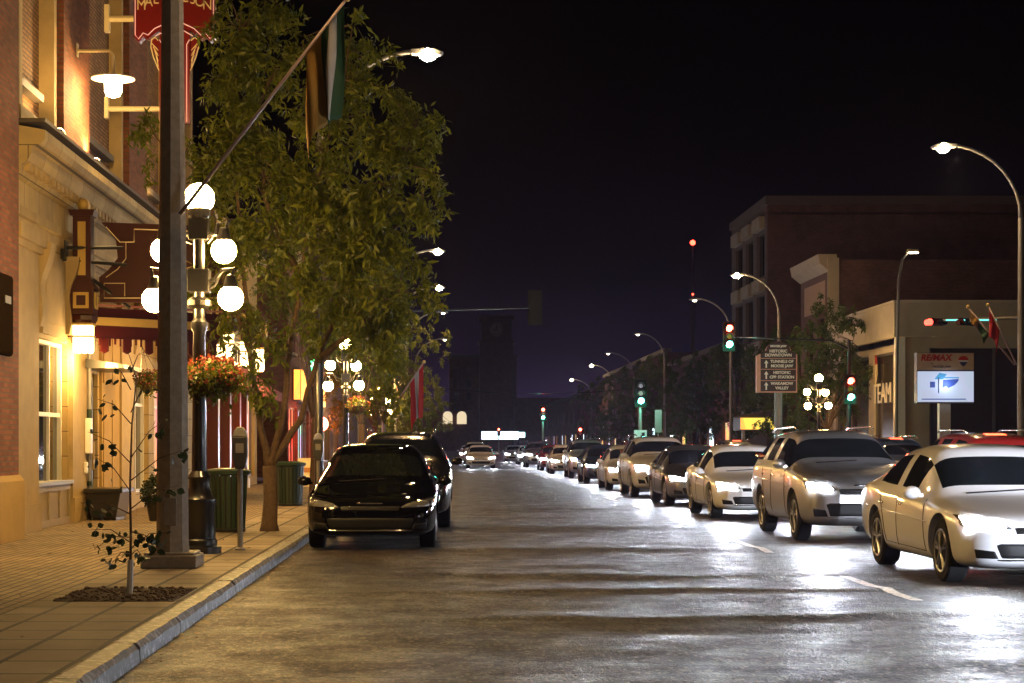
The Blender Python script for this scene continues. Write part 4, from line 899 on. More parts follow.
# ------------------------------------------------------------------ traffic signals
GRN = emit('green_signal', (.10, 1.0, .62), 45); REDS = emit('red_signal', (1, .06, .03), 40); TEALD = emit('teal_signal_dim', (.2,.9,.8), .8)
def head(parent, loc, rz, state, back=False, s=1.0, backplate=True):
    """three-lamp head whose lenses face -Y when rz is 0"""
    h = bpy.data.objects.new('signal_head', bpy.data.meshes.new('signal_head')); bm = bmesh.new(); 
    def bx_(x0,x1,y0,y1,z0,z1): 
        r = bmesh.ops.create_cube(bm, size=1)['verts']
        for v in r: v.co = Vector(((x0+x1)/2+v.co.x*(x1-x0), (y0+y1)/2+v.co.y*(y1-y0), (z0+z1)/2+v.co.z*(z1-z0)))
    bx_(-.17,.17,0,.2,-.52,.52)
    if backplate: bx_(-.25,.25,.05,.07,-.60,.60)
    for k in range(5 if back else 0): bx_(-.12,.12,.2,.215,-.45+k*.2,-.33+k*.2)
    bm.to_mesh(h.data); bm.free(); h.data.materials.append(mat('signal_case', (.012,.011,.008), .9, spec=.1)); col.objects.link(h); h.parent = parent; h.location = loc; h.rotation_euler = (0,0,rz); h.scale = (s,)*3
    for k, (nm, zz) in enumerate((('red', .33), ('amber', 0), ('green', -.33))):
        on = state in (nm, 'both') and nm != 'amber'
        m = (REDS if nm == 'red' else GRN) if on else mat('dark_'+nm, (.05,.01,.01) if nm=='red' else ((.05,.03,.0) if nm=='amber' else (.0,.04,.03)), .2)
        MB().tube([(0,-.03,zz),(0,0.0,zz)], [.10,.125], 16).build(nm+'_lens', m, h, smooth='auto')
        v = MB(); pts = [(.145*math.cos(a), .145*math.sin(a)) for a in [R(-20)+k_*R(220)/10 for k_ in range(11)]]
        inn_ = [(x*.9, z*.9) for x, z in reversed(pts)]
        v.prism([(x, z+zz) for x, z in pts+inn_], 'y', -.22, .0); v.build('visor', BLK, h)
    return h
def glow(parent, loc, c, p): return light('POINT', loc, p, c, parent, .12)
def signal_pole(label, loc, h, heads, arm=None, extra=None, m=GALV, r=.09):
    t = thing('traffic_signal', label, 'traffic signal', loc, 0, 'traffic signals')
    MB().lathe([(r*2,0),(r*2,.05),(r*1.1,.12),(r*.8,h)], seg=12).build('pole', m, t, smooth='auto')
    if arm: 
        MB().tube([(0,0,arm[0]-.5),(arm[1]*.15,arm[2]*.15,arm[0]-.15),(arm[1],arm[2],arm[0])], [.05,.045,.03], 8).build('mast_arm', BLK, t, smooth=True)
    for (p, rz, st, bk) in heads:
        head(t, p, rz, st, bk)
        if st in ('green', 'both'): glow(t, (p[0], p[1]-.5, p[2]-.4), (.1,1,.65), 60)
        if st in ('red', 'both'): glow(t, (p[0], p[1]-.5, p[2]+.3), (1,.08,.04), 45)
    return t
signal_pole('signal mast reaching over the road from the left, its lamp head seen from behind', (-2.9, 60.2, .13), 6.5, [((5.97,.1,6.0), R(180), 'none', True)], (6.0, 6.1, 0))
tt = signal_pole('black corner mast with two lit signals, one of them over the far lanes', (16.55, 72.5, .13), 5.6, [((-4.95,-.25,5.75), 0, 'both', False), ((0,-.25,3.6), 0, 'both', False)], (5.75, -5.0, 0), m=BLK)
tt = signal_pole('green signal on the median pole with a keep-right arrow sign below', (8.55, 77.5, 0), 3.2, [((0,-.25,3.7), 0, 'green', False)], m=GALV)
MB().box(-.28,.28,-.13,-.11,1.45,2.10).build('arrow_sign', WHITE, tt)
MB().prism([(-.03,1.52),(.03,1.52),(.03,1.72),(.14,1.86),(.18,1.82),(.18,2.0),(.02,1.98),(.07,1.93),(-.03,1.78)], 'y', -.14, -.131).build('arrow', BLK, tt)
tt = thing('street_sign', 'narrow pinkish sign board beside the median signal', 'sign', (9.4, 78, 0)); MB().tube([(0,0,0),(0,0,2.0)], .03).build('post', GALV, tt); MB().box(-.15,.15,-.05,-.03,2.0,3.0).build('board', mat('sign_back', (.45,.32,.30)), tt)
signal_pole('far median signal showing red over green above the end of the traffic', (8.3, 150, 0), 3.5, [((0,-.25,4.1), 0, 'both', False)])
signal_pole('far red signal on the left below the clock tower', (7.9, 260, 0), 3.0, [((0,-.25,3.4), 0, 'red', False)])
signal_pole('far red signal on the right below the twin street lamps', (12.2, 160, 0), 2.2, [((0,-.25,2.5), 0, 'red', False)])
# heads seen edge-on along an arm at the right edge pole
t = thing('traffic_signal', 'signal arm with two side-on heads reaching from the right edge lamp pole', 'traffic signal', (16.5, 50.9, 5.0), 0, 'traffic signals')
MB().tube([(0,0,.1),(-2.6,.1,.02)], [.05,.03], 8).build('mast_arm', GALV, t)
for x in (-2.3, -1.4):
    h = head(t, (x, .1, 0), R(-90), 'none', s=.6, backplate=False); h.rotation_euler = (0, R(90), R(35)); 
    MB().tube([(x-.28,-.15,-.02),(x-.42,-.25,-.05)], [.10,.08], 10).build('red_lens', emit('red_dim', (1,.05,.03), 4) if x < -2 else mat('dark_red', (.05,.01,.01)), t); MB().box(x+.2,x+.75,-.05,-.02,.02,.06).build('teal_strip', TEALD, t)

# ------------------------------------------------------------------ wayfinding sign
BR = mat('sign_brown', (.05,.010,.007), .5); PK = mat('sign_pink', (.75,.30,.20), .5); PKW = mat('sign_lettering', (.9,.70,.60), .5)
hs = thing('wayfinding_sign', 'brown arched wayfinding sign with white arrows on two posts', 'sign', (14.05, 74.6, .0))
W_ = .80
def shape(s, z0=0.0, dz=0.0):
    w_ = W_*s; p = [(-w_,z0+dz),(w_,z0+dz),(w_,z0+1.62),(w_*.86,z0+1.64)]
    for a in range(0, 13): t_ = PI*a/12; p.append((w_*.68*math.cos(t_)*(1 if 1 else 1), z0+1.72+.42*math.sin(t_)*s))
    return p + [(-w_*.86,z0+1.64),(-w_,z0+1.62)]
ZS = 3.66
MB().prism([(x, z) for x, z in shape(1.0, ZS)], 'y', 0, .10).build('board', PK, hs); MB().prism([(x, z) for x, z in shape(.93, ZS+.05)], 'y', -.02, -.001).build('face', BR, hs)
MB().prism([(x-.16, z) for x, z in [(-W_+.05,ZS),( -W_+.16,ZS),(-W_+.16,ZS+1.6),(-W_+.05,ZS+1.55)]], 'y', .02, .25).build('side_edge', PK, hs)
for zz in (.50, .98, 1.44): MB().box(-.74,.74,-.03,-.021,ZS+zz-.012,ZS+zz+.012).build('divider', PK, hs)
for x in (-.10, .12): MB().tube([(x,.05,0),(x,.05,ZS+.01)], .06).build('post', GALV, hs)
for (s_, z_, sz) in (('MOOSE JAW', 1.95, .12), ('HISTORIC', 1.74, .17), ('DOWNTOWN', 1.57, .17)): lettering(s_, sz, PKW, hs, (0, -.03, ZS+z_), name='lettering', bold=.006)
for i, (a, b) in enumerate((('TUNNELS OF', 'MOOSE JAW'), ('HISTORIC', 'CPR STATION'), ('WAKAMOW', 'VALLEY'))):
    zc = ZS + (1.21, .74, .28)[i]
    lettering(a, .165, PKW, hs, (.15, -.03, zc+.095), bold=.006); lettering(b, .165, PKW, hs, (.15, -.03, zc-.095), bold=.006)
    MB().prism([(-.54,zc-.17),(-.48,zc-.17),(-.48,zc+.02),(-.42,zc+.02),(-.51,zc+.16),(-.60,zc+.02),(-.54,zc+.02)], 'y', -.035, -.022).build('arrow', PKW, hs)

# ------------------------------------------------------------------ right side buildings
bg_ = mat('beige_concrete', (.40,.33,.25), .85, noise=.2, scale=1.5, bump=.2)
rb = thing('corner_building', 'low beige corner building with tall windows facing the lot', 'building', (20.5, 80, .13))
# street face (facing -X): wall with tall openings; lot face (facing -Y)
MB_s = panel(MB(), 0, .35, .36, 13.5, 0, 6.2, [(.9,4.6,.4,5.6),(5.6,9.5,.4,5.6),(10.2,12.8,.4,5.6)]); MB_s.build('wall', bg_, rb)
panel(MB(), 0.0, 26, 0, .35, 0, 6.2, [(1.4,24.8,.35,5.7)], axis='x').build('wall', bg_, rb)
MB().box(-.25,26.3,-.25,13.8,6.2,7.75).build('parapet', bg_, rb); MB().box(-.3,26.35,-.3,13.85,7.75,7.85).build('coping', mat('coping', (.45,.38,.3)), rb)
MB().box(0,26,.7,13.4,5.9,6.19).build('roof', MATS['roof_felt'], rb)
MB().box(-.12,.28,-.12,.28,0,6.19).build('corner_pilaster', WHITE, rb)
for k in range(9): MB().box(1.4+k*2.92,1.5+k*2.92,.10,.25,.35,5.7).build('mullion', mat('mull', (.10,.085,.07)), rb)
MB().box(1.4,24.8,.26,.30,.35,5.7).build('pane', mat('brown_glass', (.045,.032,.024), .15), rb)
for a, b in ((.9,4.6),(5.6,9.5),(10.2,12.8)):
    f = MB().box(.1,.2,a,b,.4,.5).box(.1,.2,a,b,5.5,5.6).box(.1,.2,a,a+.1,.5,5.5).box(.1,.2,b-.1,b,.5,5.5).build('window_frame', mat('mull', (.1,.08,.07)), rb); MB().box(.22,.26,a+.01,b-.01,.41,5.59).build('pane', mat('brown_glass', (.04,.03,.02)), f)
dec = MB().prism([(4.2,5.2),(5.0,5.1),(5.5,5.5),(5.2,6.0),(4.6,6.0)], 'x', .06, .09); dec.build('red_balloon_top', FR, rb); MB().prism([(4.2,4.7),(4.5,4.2),(5.0,4.7),(5.0,5.09),(4.25,5.18)], 'x', .06, .09).build('pale_balloon_body', CREAM, rb)
lettering('TEAM', 1.35, emit('team_letters', (1,.75,.4), .10), rb, (.05, 3.2, 3.7), R(-90), ext=.02, sx=1.0)
b2 = thing('brick_building', 'dark brick building with a pale cornice behind the beige corner building', 'building', (20.5, 94.4, .13))
panel(MB(), 0, .4, .41, 7.5, 0, 10.6, [(1.2,6.2,.4,4.5),(1.2,3.0,5.8,8.2),(4.2,6,5.8,8.2)]).build('wall', DARKB, b2); MB().box(0,34,0,.4,0,11.2).build('wall', DARKB, b2)
MB().prism([(-.5,11.0),(-.6,11.5),(.4,11.5),(.4,10.6),(0,10.6)], 'y', 0.01, 7.7).build('cornice', bg_, b2); MB().box(-.1,.5,-.12,-.001,0,11.3).build('corner_pilaster', bg_, b2); MB().box(.41,34,.41,7.4,10.2,10.5).build('roof', MATS['roof_felt'], b2); MB().box(.2,.25,.8,7,.1,9).build('pane', GLASS, b2)
MB().box(-.03,-.001,1.0,6.4,8.6,10.2).build('frieze_panel', mat('tan_panel', (.4,.24,.14)), b2)
b3 = thing('tall_building', 'tall dark building with stepped balconies and a long blank side wall', 'building', (20.5, 112.5, .13))
panel(MB(), 0, .4, .41, 14, 0, 16.6, [(1+4.2*i,3.9+4.2*i,4.2+j*4.0,7.0+j*4.0) for i in range(3) for j in range(3)]).build('wall', mat('brown_render', (.13,.10,.085), .9), b3)
MB().box(0,38,0,.4,0,17.0).build('wall', DARKB, b3); MB().box(.41,38,.41,14,16.2,16.5).build('roof', MATS['roof_felt'], b3); MB().box(.2,.25,.8,13.6,3,16).build('pane', GLASS, b3)
for i in range(3):
    for j in range(4): MB().box(-.35,-.001,1.0+4.2*i,3.9+4.2*i,3.2+j*4.0,4.0+j*4.0).build('balcony_panel', bg_, b3)
MB().box(-.15,38.1,-.15,14.1,16.62,17.15).box(.4,38,.0,.4,16,16.1).build('parapet', mat('brown_render', (.1,.1,.1)), b3)
b4 = thing('kiosk', 'low pavement kiosk with a glowing yellow band beneath the tree leaves', 'kiosk', (20.8, 100, .13))
for nm, Y0, Y1, h_, lab in (('dark_building', 127, 165, 8.5, 'dark two-storey block behind the middle right-hand trees'), ('dark_building', 165.5, 230, 10, 'dark long block behind the far right-hand trees'), ('dark_building', 231, 380, 9, 'unlit low block nearest the station on the right')):
    t = thing(nm, lab, 'building', (20.8, Y0, .13)); n_ = Y1-Y0; k_ = int(n_//8)
    panel(MB(), 0, .4, 0, n_, 0, h_, [(2+8*i,5.5+8*i,.4,3) for i in range(k_)]+[(2.5+8*i,4.5+8*i,4.8,6.8) for i in range(k_)]).build('wall', DARKB, t)
    MB().box(.401,14,0,.4,0,h_-.02).build('side_wall', DARKB, t); MB().box(.41,14,.41,n_,h_-.5,h_-.3).build('roof', MATS['roof_felt'], t); MB().box(-.3,.4,0,n_,h_+.001,h_+.4).build('cornice', MATS['dark_trim'], t)
    for i in range(k_): MB().box(.2,.26,2.01+8*i,5.49+8*i,.41,2.99).build('pane', SHOPC if i % 3 == 1 else (SHOPW if i % 3 == 0 else GLASS), t)
    MB().box(.2,.26,.5,n_-.5,4.4,7.2).build('pane', GLASS, t)
MB().box(-4.1,-1.9,0,2.5,2.15,2.9).prism([(-4.3,2.91),(-1.7,2.91),(-1.7,3.4)], 'y', -.2, 2.7).build('kiosk_roof', MATS['dark_trim'], b4); MB().box(-4.1,-1.9,-.08,-.01,2.2,2.85).build('lit_band', emit('yellow_band', (1,.50,.08), 1.1, .45, 1.5), b4)
for x in (-4.0, -2.15): MB().box(x,x+.15,0,.2,0,2.14).build('post', GALV, b4)
# big pole sign with lit screen
ps = thing('pole_sign', 'pole sign with a beige header and a glowing blue-white screen on the corner lot', 'sign', (19.8, 70, .0))
MB().box(-.22,.22,.05,.35,0,3.1).build('post', mat('post_white', (.6,.58,.55)), ps)
MB().box(-1.13,1.13,0,.4,3.10,5.10).build('case', mat('violet_case', (.12,.10,.16)), ps); MB().box(-1.11,1.11,-.02,-.001,4.42,5.08).build('header', mat('header_beige', (.60,.44,.28), .6), ps)
MB().box(-1.11,1.11,-.02,-.001,3.15,4.36).build('screen', emit('screen_face', (.66,.76,1.0), .40, .10, 1.2), ps)
DB = mat('deep_blue', (.02,.03,.12)); 
lettering('RE/MAX', .34, mat('sign_red', (.5,.01,.01)), ps, (-.99, -.03, 4.89), align='LEFT', bold=.012, shear=.2); lettering('of', .11, DB, ps, (-.55, -.03, 4.68)); lettering('MOOSE JAW', .13, DB, ps, (-.15, -.03, 4.54))
hb = []
for a in range(17): t_ = PI*a/16; hb.append((.70+.20*math.cos(t_), 4.80+.17*math.sin(t_)))
MB().prism(hb, 'y', -.04, -.021).build('balloon_red', mat('sign_red', (.5,.01,.01)), ps); MB().prism([(.50,4.80),(.90,4.80),(.87,4.73),(.53,4.73)], 'y', -.04, -.021).build('balloon_white', WHITE, ps); MB().prism([(.53,4.729),(.87,4.729),(.78,4.62),(.72,4.56),(.68,4.56),(.62,4.62)], 'y', -.04, -.021).build('balloon_blue', DB, ps)
SB = emit('screen_blue', (.10,.20,.75), .16); SC = emit('screen_cyan', (.12,.50,.9), .28)
MB().prism([(-.12,3.72),(.50,3.98),(.52,4.06),(-.10,4.02)], 'y', -.03, -.021).prism([(-.1,3.9),(.1,3.7),(.35,3.82),(.5,3.97)], 'y', -.034, -.031).build('picture_hull', SB, ps)
MB().box(-.30,-.26,-.03,-.021,3.50,4.12).build('picture_post', DB, ps); MB().prism([(-.45,4.05),(-.1,4.05),(.05,4.25),(-.25,4.3)], 'y', -.03, -.021).build('picture_canopy', SC, ps); MB().box(-.62,-.42,-.03,-.021,3.72,3.95).build('picture_block', SB, ps)
MB().box(-.05,.52,-.038,-.035,4.08,4.13).build('picture_stripe', SC, ps); MB().box(-.95,.8,-.03,-.021,3.24,3.28).build('caption_line', SB, ps)
light('SPOT', (0,-.15,3.8), 30, (.65,.75,1), ps, .5, R(150), (R(90),0,0), .8)
# blue-green small signs, radio mast
t = thing('radio_mast', 'thin lattice mast with a red beacon far beyond the trees', 'mast', (70, 500, 0))
MB().tube([(-.8,0,0),(0,0,58)], .22, 6).tube([(.8,0,0),(0,0,58)], .22, 6).tube([(0,1,0),(0,0,58)], .22, 6).build('lattice', GALV, t)
MB().sphere((0,0,58.6), .75, 14, 10).build('beacon', emit('beacon', (1,.04,.02), 9), t, smooth=True); MB().sphere((0,0,44), .35, 12, 8).build('beacon', MATS['beacon'], t, smooth=True)
wr = thing('overhead_cable', 'thin overhead cable strung across the road below the signals', 'cable', (0, 150, 0))
MB().tube([(-4 + 24*k/24, 0, 6.6 - 1.6*math.sin(PI*k/24)*.5 + (.0)) for k in range(25)], .03, 5).build('wire', BLK, wr); MB().tube([(-4,0,0),(-4,0,7)], .12).build('pole', WOOD, wr); MB().tube([(20,0,0),(20,0,7)], .12).build('pole', WOOD, wr)
# right-hand street trees
for k, (x, Y, h, r, n, lab) in enumerate([(18.6,86,8.6,2.3,16000,'broad street tree in front of the tall dark building'),(18.3,97,7.6,2.4,12000,'street tree left of the brown arched sign'),(18.2,110,7.8,2.6,12000,'street tree under the dim davit lamp'),(18.0,124,8.2,2.8,11000,'street tree in front of the glowing yellow awning'),
        (17.8,140,8.4,3.0,11000,'street tree right of the median green signal'),(18.0,160,8.8,3.2,10000,'street tree behind the median green signal'),(18.2,185,9,3.4,9000,'dark street tree left of the median green signal'),(18.5,215,9.5,3.6,8000,'farthest dark street tree on the right')]):
    simple_tree(lab, x, Y, h, r, n, 30+k, LEAFD, 'street trees on the right pavement', lsize=.19+.02*k, low=2.4)
# tree whose outer leaves reach in at the right edge
B9 = (17.9, 50.3, .13)
simple_tree('tree at the right edge with leaves beside the bright lamp pole', 18.3, 47, 9.2, 2.0, 9000, 50, LEAFD, 'street trees on the right pavement', lsize=.16, low=6.0, trunkh=5.5)

# ------------------------------------------------------------------ vehicles
def loft(st, tags, L):
    """stations: y, half width, sill z, belt z, top z, roof half width"""
    V = []; 
    for (y, w_, zl, zb, zt, wr_) in st:
        sh = w_*.955
        half = [(0,zl),(w_*.70,zl),(w_*.955,zl+.04),(w_*.995,zl+(zb-zl)*.38),(w_,zl+(zb-zl)*.70),(w_*.985,zb-.05),(sh,zb),(wr_,zb+(zt-zb)*.92),(wr_*.62,zt-.008*(zt>zb+.2)),(0,zt)]
        ring = [(x, y, z) for x, z in half] + [(-x, y, z) for x, z in reversed(half[1:-1])]
        V.append(ring)
    n = len(V[0]); F_ = []; T = []
    for i in range(len(V)-1):
        for k in range(n):
            F_.append((i*n+k, i*n+(k+1)%n, (i+1)*n+(k+1)%n, (i+1)*n+k))
            kk = k if k < 9 else 17-k
            T.append(tags(i, kk))
    c0 = len(V)*n
    flat = [v for r in V for v in r]
    F_.append(tuple(range(n-1,-1,-1))); T.append(0); F_.append(tuple((len(V)-1)*n+k for k in range(n))); T.append(0)
    return flat, F_, T
def bake(o):
    dg = bpy.context.evaluated_depsgraph_get(); dg.update(); me = bpy.data.meshes.new_from_object(o.evaluated_get(dg)); return me
def split_mesh(me, idx):
    bm = bmesh.new(); bm.from_mesh(me); bmesh.ops.delete(bm, geom=[f for f in bm.faces if f.material_index != idx], context='FACES')
    m = bpy.data.meshes.new('part'); bm.to_mesh(m); bm.free(); m.materials.clear(); m.polygons.foreach_set('material_index', [0]*len(m.polygons)); return m
def islands(me):
    b = bmesh.new(); b.from_mesh(me); b.verts.ensure_lookup_table(); comp = {}; out = []
    for v in b.verts:
        if v.index in comp: continue
        st_k = [v]; comp[v.index] = len(out); n = 0
        while st_k:
            q = st_k.pop()
            for e_ in q.link_edges:
                o_ = e_.other_vert(q)
                if o_.index not in comp: comp[o_.index] = len(out); st_k.append(o_)
        out.append(comp[v.index])
    b.free(); res = []
    for k in out:
        b = bmesh.new(); b.from_mesh(me); bmesh.ops.delete(b, geom=[v for v in b.verts if comp[v.index] != k], context='VERTS')
        if len(b.faces) > 2: m = bpy.data.meshes.new('side_window'); b.to_mesh(m); res.append(m)
        b.free()
    return res
def project_patch(bvh, outline, m, name, parent, front=True, off=.010, nu=8, res=None):
    """outline: four-corner (x,z) quads warped into a grid and laid on the bodywork"""
    a, b, c, d = [Vector((p[0], p[1])) for p in outline]; P = []; nv = nu
    for j in range(nv+1):
        for i in range(nu*2+1):
            u, v = i/(nu*2), j/nv; p = (a.lerp(b, u)).lerp(d.lerp(c, u), v)
            o_ = Vector((p.x, -2 if front else 8, p.y)); dr = Vector((0, 1 if front else -1, 0)); hit = bvh.ray_cast(o_, dr)
            if hit[0] is None: h = Vector((p.x, .2 if front else 4.6, p.y)); nrm = -dr
            else: h = hit[0]; nrm = hit[1]
            if nrm.dot(dr) > 0: nrm = -nrm
            P.append(h + nrm*off*(1 if 0 < i < nu*2 and 0 < j < nv else -.3) )
    W = nu*2+1; fs = [(j*W+i, j*W+i+1, (j+1)*W+i+1, (j+1)*W+i) for j in range(nv) for i in range(nu*2)]
    return MB().add(P, fs).build(name, m, parent, smooth=True)
def paint(name, c, metal=.0, rough=.28):
    return mat(name, c, rough, metal, noise=.02, coat=1.0)
def make_vehicle(name, label, cat, kind, pm, lights=False, brakes=False, detail=True, plate=False):
    t = thing(name, label, cat, (0,0,0))
    if kind == 'sedan':
        L_, W2, ax0, ax1, wrad = 4.85, .925, .98, 3.72, .335
        st = [(0.0,.50,.30,.52,.56,.34),(.05,.72,.24,.60,.655,.5),(.20,.83,.19,.68,.74,.62),(.55,.90,.17,.75,.79,.70),(1.0,.92,.17,.80,.85,.72),(1.32,.925,.17,.83,.90,.74),(1.44,.925,.17,.84,.95,.74),(2.15,.925,.17,.87,1.39,.64),(2.30,.925,.17,.88,1.44,.65),
              (2.72,.925,.17,.90,1.47,.65),(2.80,.925,.17,.90,1.47,.65),(3.45,.925,.18,.93,1.43,.62),(3.60,.925,.18,.97,1.39,.61),(4.15,.915,.20,1.0,1.08,.62),(4.35,.90,.22,.99,1.03,.66),(4.72,.86,.26,.93,.98,.64),(4.83,.76,.32,.84,.90,.54),(4.85,.55,.36,.74,.80,.4)]
        def tg(i, k):
            if i == 6 and k in (6,7,8): return 1 if k > 6 else 0
            if i in (6,7,8,9,10,11) and k == 6: return 2 if i != 9 else 0
            if i == 12 and k in (7,8): return 3
            if i == 7 and k in (7,8): return 0
            return 0
    else:
        L_, W2, ax0, ax1, wrad = 4.75, .93, .95, 3.68, .37
        st = [(0.0,.52,.36,.66,.72,.36),(.05,.76,.30,.80,.86,.56),(.18,.86,.25,.92,.98,.66),(.55,.915,.23,1.0,1.07,.72),(1.0,.93,.23,1.04,1.12,.74),(1.22,.93,.23,1.07,1.16,.74),(1.32,.93,.23,1.08,1.20,.74),(1.95,.93,.23,1.10,1.62,.64),(2.10,.93,.23,1.10,1.665,.65),
              (2.60,.93,.23,1.11,1.70,.66),(2.68,.93,.23,1.11,1.70,.66),(3.50,.93,.23,1.13,1.69,.65),(3.60,.93,.23,1.13,1.685,.65),(4.35,.92,.25,1.14,1.62,.62),(4.48,.91,.27,1.10,1.50,.62),(4.66,.89,.30,1.02,1.10,.66),(4.73,.80,.36,.90,.96,.6),(4.75,.60,.40,.80,.86,.5)]
        def tg(i, k):
            if i == 6 and k in (7,8): return 1
            if i in (6,7,8,10,12) and k == 6: return 2
            if i == 14 and k in (7,8): return 3
            return 0
    V, F_, T = loft(st, tg, L_)
    me = bpy.data.meshes.new('body'); me.from_pydata(V, [], F_); me.update()
    bm = bmesh.new(); bm.from_mesh(me); bm.faces.ensure_lookup_table()
    for f, tt_ in zip(bm.faces, T): f.material_index = tt_
    bmesh.ops.recalc_face_normals(bm, faces=bm.faces); bm.to_mesh(me); bm.free()
    for k in range(4): me.materials.append(pm)
    tmp = bpy.data.objects.new('tmp', me); col.objects.link(tmp); s = tmp.modifiers.new('s', 'SUBSURF'); s.levels = 2; s.render_levels = 2
    cut = MB()
    for a in (ax0, ax1):
        for sx in (-1, 1): cut.tube([(sx*1.2, a, wrad+.01), (sx*(W2-.24), a, wrad+.01)], wrad+.055, 28)
    co = cut.build('cut', PLAST); b = tmp.modifiers.new('b', 'BOOLEAN'); b.object = co; b.operation = 'DIFFERENCE'; b.solver = 'EXACT'
    bm_ = bake(tmp)
    bpy.data.objects.remove(tmp); bpy.data.objects.remove(co)
    bmv = bmesh.new(); bmv.from_mesh(bm_); bvh = BVHTree.FromBMesh(bmv); bmv.free()
    body = split_mesh(bm_, 0); body.materials.append(pm); body.name = 'body'
    body.polygons.foreach_set('use_smooth', [True]*len(body.polygons)); body.set_sharp_from_angle(angle=R(40))
    bo = bpy.data.objects.new('body', body); col.objects.link(bo); bo.parent = t
    for idx, nm in ((1,'windscreen'),(2,'side_window'),(3,'rear_window')):
        gm = split_mesh(bm_, idx)
        if idx == 2:
            for sgn in (-1, 1):
                b2_ = bmesh.new(); b2_.from_mesh(gm); bmesh.ops.delete(b2_, geom=[f for f in b2_.faces if f.calc_center_median().x*sgn < 0], context='FACES'); m2 = bpy.data.meshes.new(nm); b2_.to_mesh(m2); b2_.free()
                for m3 in islands(m2):
                    m3.materials.append(GLASS); m3.polygons.foreach_set('use_smooth', [True]*len(m3.polygons)); o = bpy.data.objects.new(nm, m3); col.objects.link(o); o.parent = t
        else:
            gm.materials.append(GLASS); gm.polygons.foreach_set('use_smooth', [True]*len(gm.polygons)); o = bpy.data.objects.new(nm, gm); col.objects.link(o); o.parent = t
    k = 1 if kind == 'sedan' else 1.30
    # lamps, grille, intake
    for s in (-1, 1):
        zz = .64 if kind == 'sedan' else .82
        hl = project_patch(bvh, [(s*.40,zz-.045),(s*.86,zz-.03),(s*.87,zz+.10),(s*.50,zz+.015)], HLOFF, 'headlight', t)
        MB().tube([(s*.60,-.0+.10,zz-.0),(s*.60,.145,zz)], .045, 14).build('lamp_bulb', HEADL if lights else HLOFF, hl)
        p = project_patch(bvh, [(s*.47,zz-.035),(s*.84,zz-.02),(s*.85,zz+.08),(s*.54,zz+.02)], HEADL if lights else HLOFF, 'lit_lens', hl, off=.022)
        zr = .80 if kind == 'sedan' else 1.02
        project_patch(bvh, [(s*.42,zr-.08),(s*.84,zr-.09),(s*.83,zr+(.07 if kind=='sedan' else .30)),(s*(.46 if kind=='sedan' else .70),zr+(.05 if kind=='sedan' else .28))], TAILL if brakes else TAILOFF, 'tail_light', t, front=False)
        project_patch(bvh, [(s*.56,.30*k),(s*.76,.30*k),(s*.78,.40*k),(s*.60,.38*k)], PLAST, 'fog_lamp', t)
        MB().sphere((s*1.02, 1.62 if kind == 'sedan' else 1.45, (.93 if kind == 'sedan' else 1.16)), .10, 12, 8, .72).box(min(s*.90,s*.98),max(s*.90,s*.98),1.60 if kind=='sedan' else 1.43,1.68 if kind=='sedan' else 1.51,(.88 if kind=='sedan' else 1.10),(.92 if kind=='sedan' else 1.14)).build('mirror', pm, t, smooth='auto')
        if kind != 'sedan': MB().tube([(s*.60,2.1,1.70),(s*.61,2.3,1.745),(s*.61,3.9,1.735),(s*.60,4.2,1.67)], .018, 6).build('roof_rail', CHROME, t, smooth=True)
    project_patch(bvh, [(-.40,.55*k),(.40,.55*k),(.42,.62*k),(-.42,.62*k)], PLAST, 'grille', t)
    for q in range(3): project_patch(bvh, [(-.40,(.565+.017*q)*k),(.40,(.565+.017*q)*k),(.40,(.570+.017*q)*k),(-.40,(.570+.017*q)*k)], CHROME, 'grille_bar', t, off=.018, nu=3)
    project_patch(bvh, [(-.17,.645*k),(.17,.645*k),(.19,.66*k),(-.19,.66*k)], CHROME, 'badge_bar', t, off=.018)
    project_patch(bvh, [(-.55,.30*k),(.55,.30*k),(.62,.46*k),(-.62,.46*k)], PLAST, 'bumper_intake', t)
    project_patch(bvh, [(-.60,.285*k),(.60,.285*k),(.60,.297*k),(-.60,.297*k)], CHROME, 'intake_trim', t, off=.016)
    project_patch(bvh, [(-.26,.62*k),(.26,.62*k),(.26,.74*k),(-.26,.74*k)], WHITE, 'number_plate', t, front=False)
    if kind != 'sedan': project_patch(bvh, [(-.2,1.64),(.2,1.64),(.2,1.665),(-.2,1.665)], TAILL if brakes else TAILOFF, 'brake_light', t, front=False)
    for a in (ax0, ax1):
        for s in (-1, 1):
            wl_ = bpy.data.objects.new('wheel', None); col.objects.link(wl_); wl_.parent = t; wl_.location = (s*(W2-.150), a, wrad); wl_.empty_display_size = .2
            ty = MB(); pr = [(-.105,wrad*.68),(-.11,wrad*.92),(-.085,wrad),(.085,wrad),(.11,wrad*.92),(.105,wrad*.68)]; sg_ = 28
            vs = [(x, r*math.cos(2*PI*k_/sg_), r*math.sin(2*PI*k_/sg_)) for x, r in pr for k_ in range(sg_)]
            ty.add(vs, [(i*sg_+k_, i*sg_+(k_+1)%sg_, (i+1)*sg_+(k_+1)%sg_, (i+1)*sg_+k_) for i in range(5) for k_ in range(sg_)]+[tuple(range(sg_)), tuple(5*sg_+k_ for k_ in range(sg_-1,-1,-1))])
            ty.build('tyre', TYRE, wl_, smooth='auto')
            rm = MB(); rr_ = wrad*.66
            rm.tube([(s*.085,0,0),(s*.118,0,0)], [.05,.045], 12)
            for q in range(5):
                a_ = 2*PI*q/5+.3
                for da in (-.16, .16): rm.tube([(s*.112, .035*math.cos(a_), .035*math.sin(a_)), (s*.106, rr_*math.cos(a_+da), rr_*math.sin(a_+da))], .013, 5)
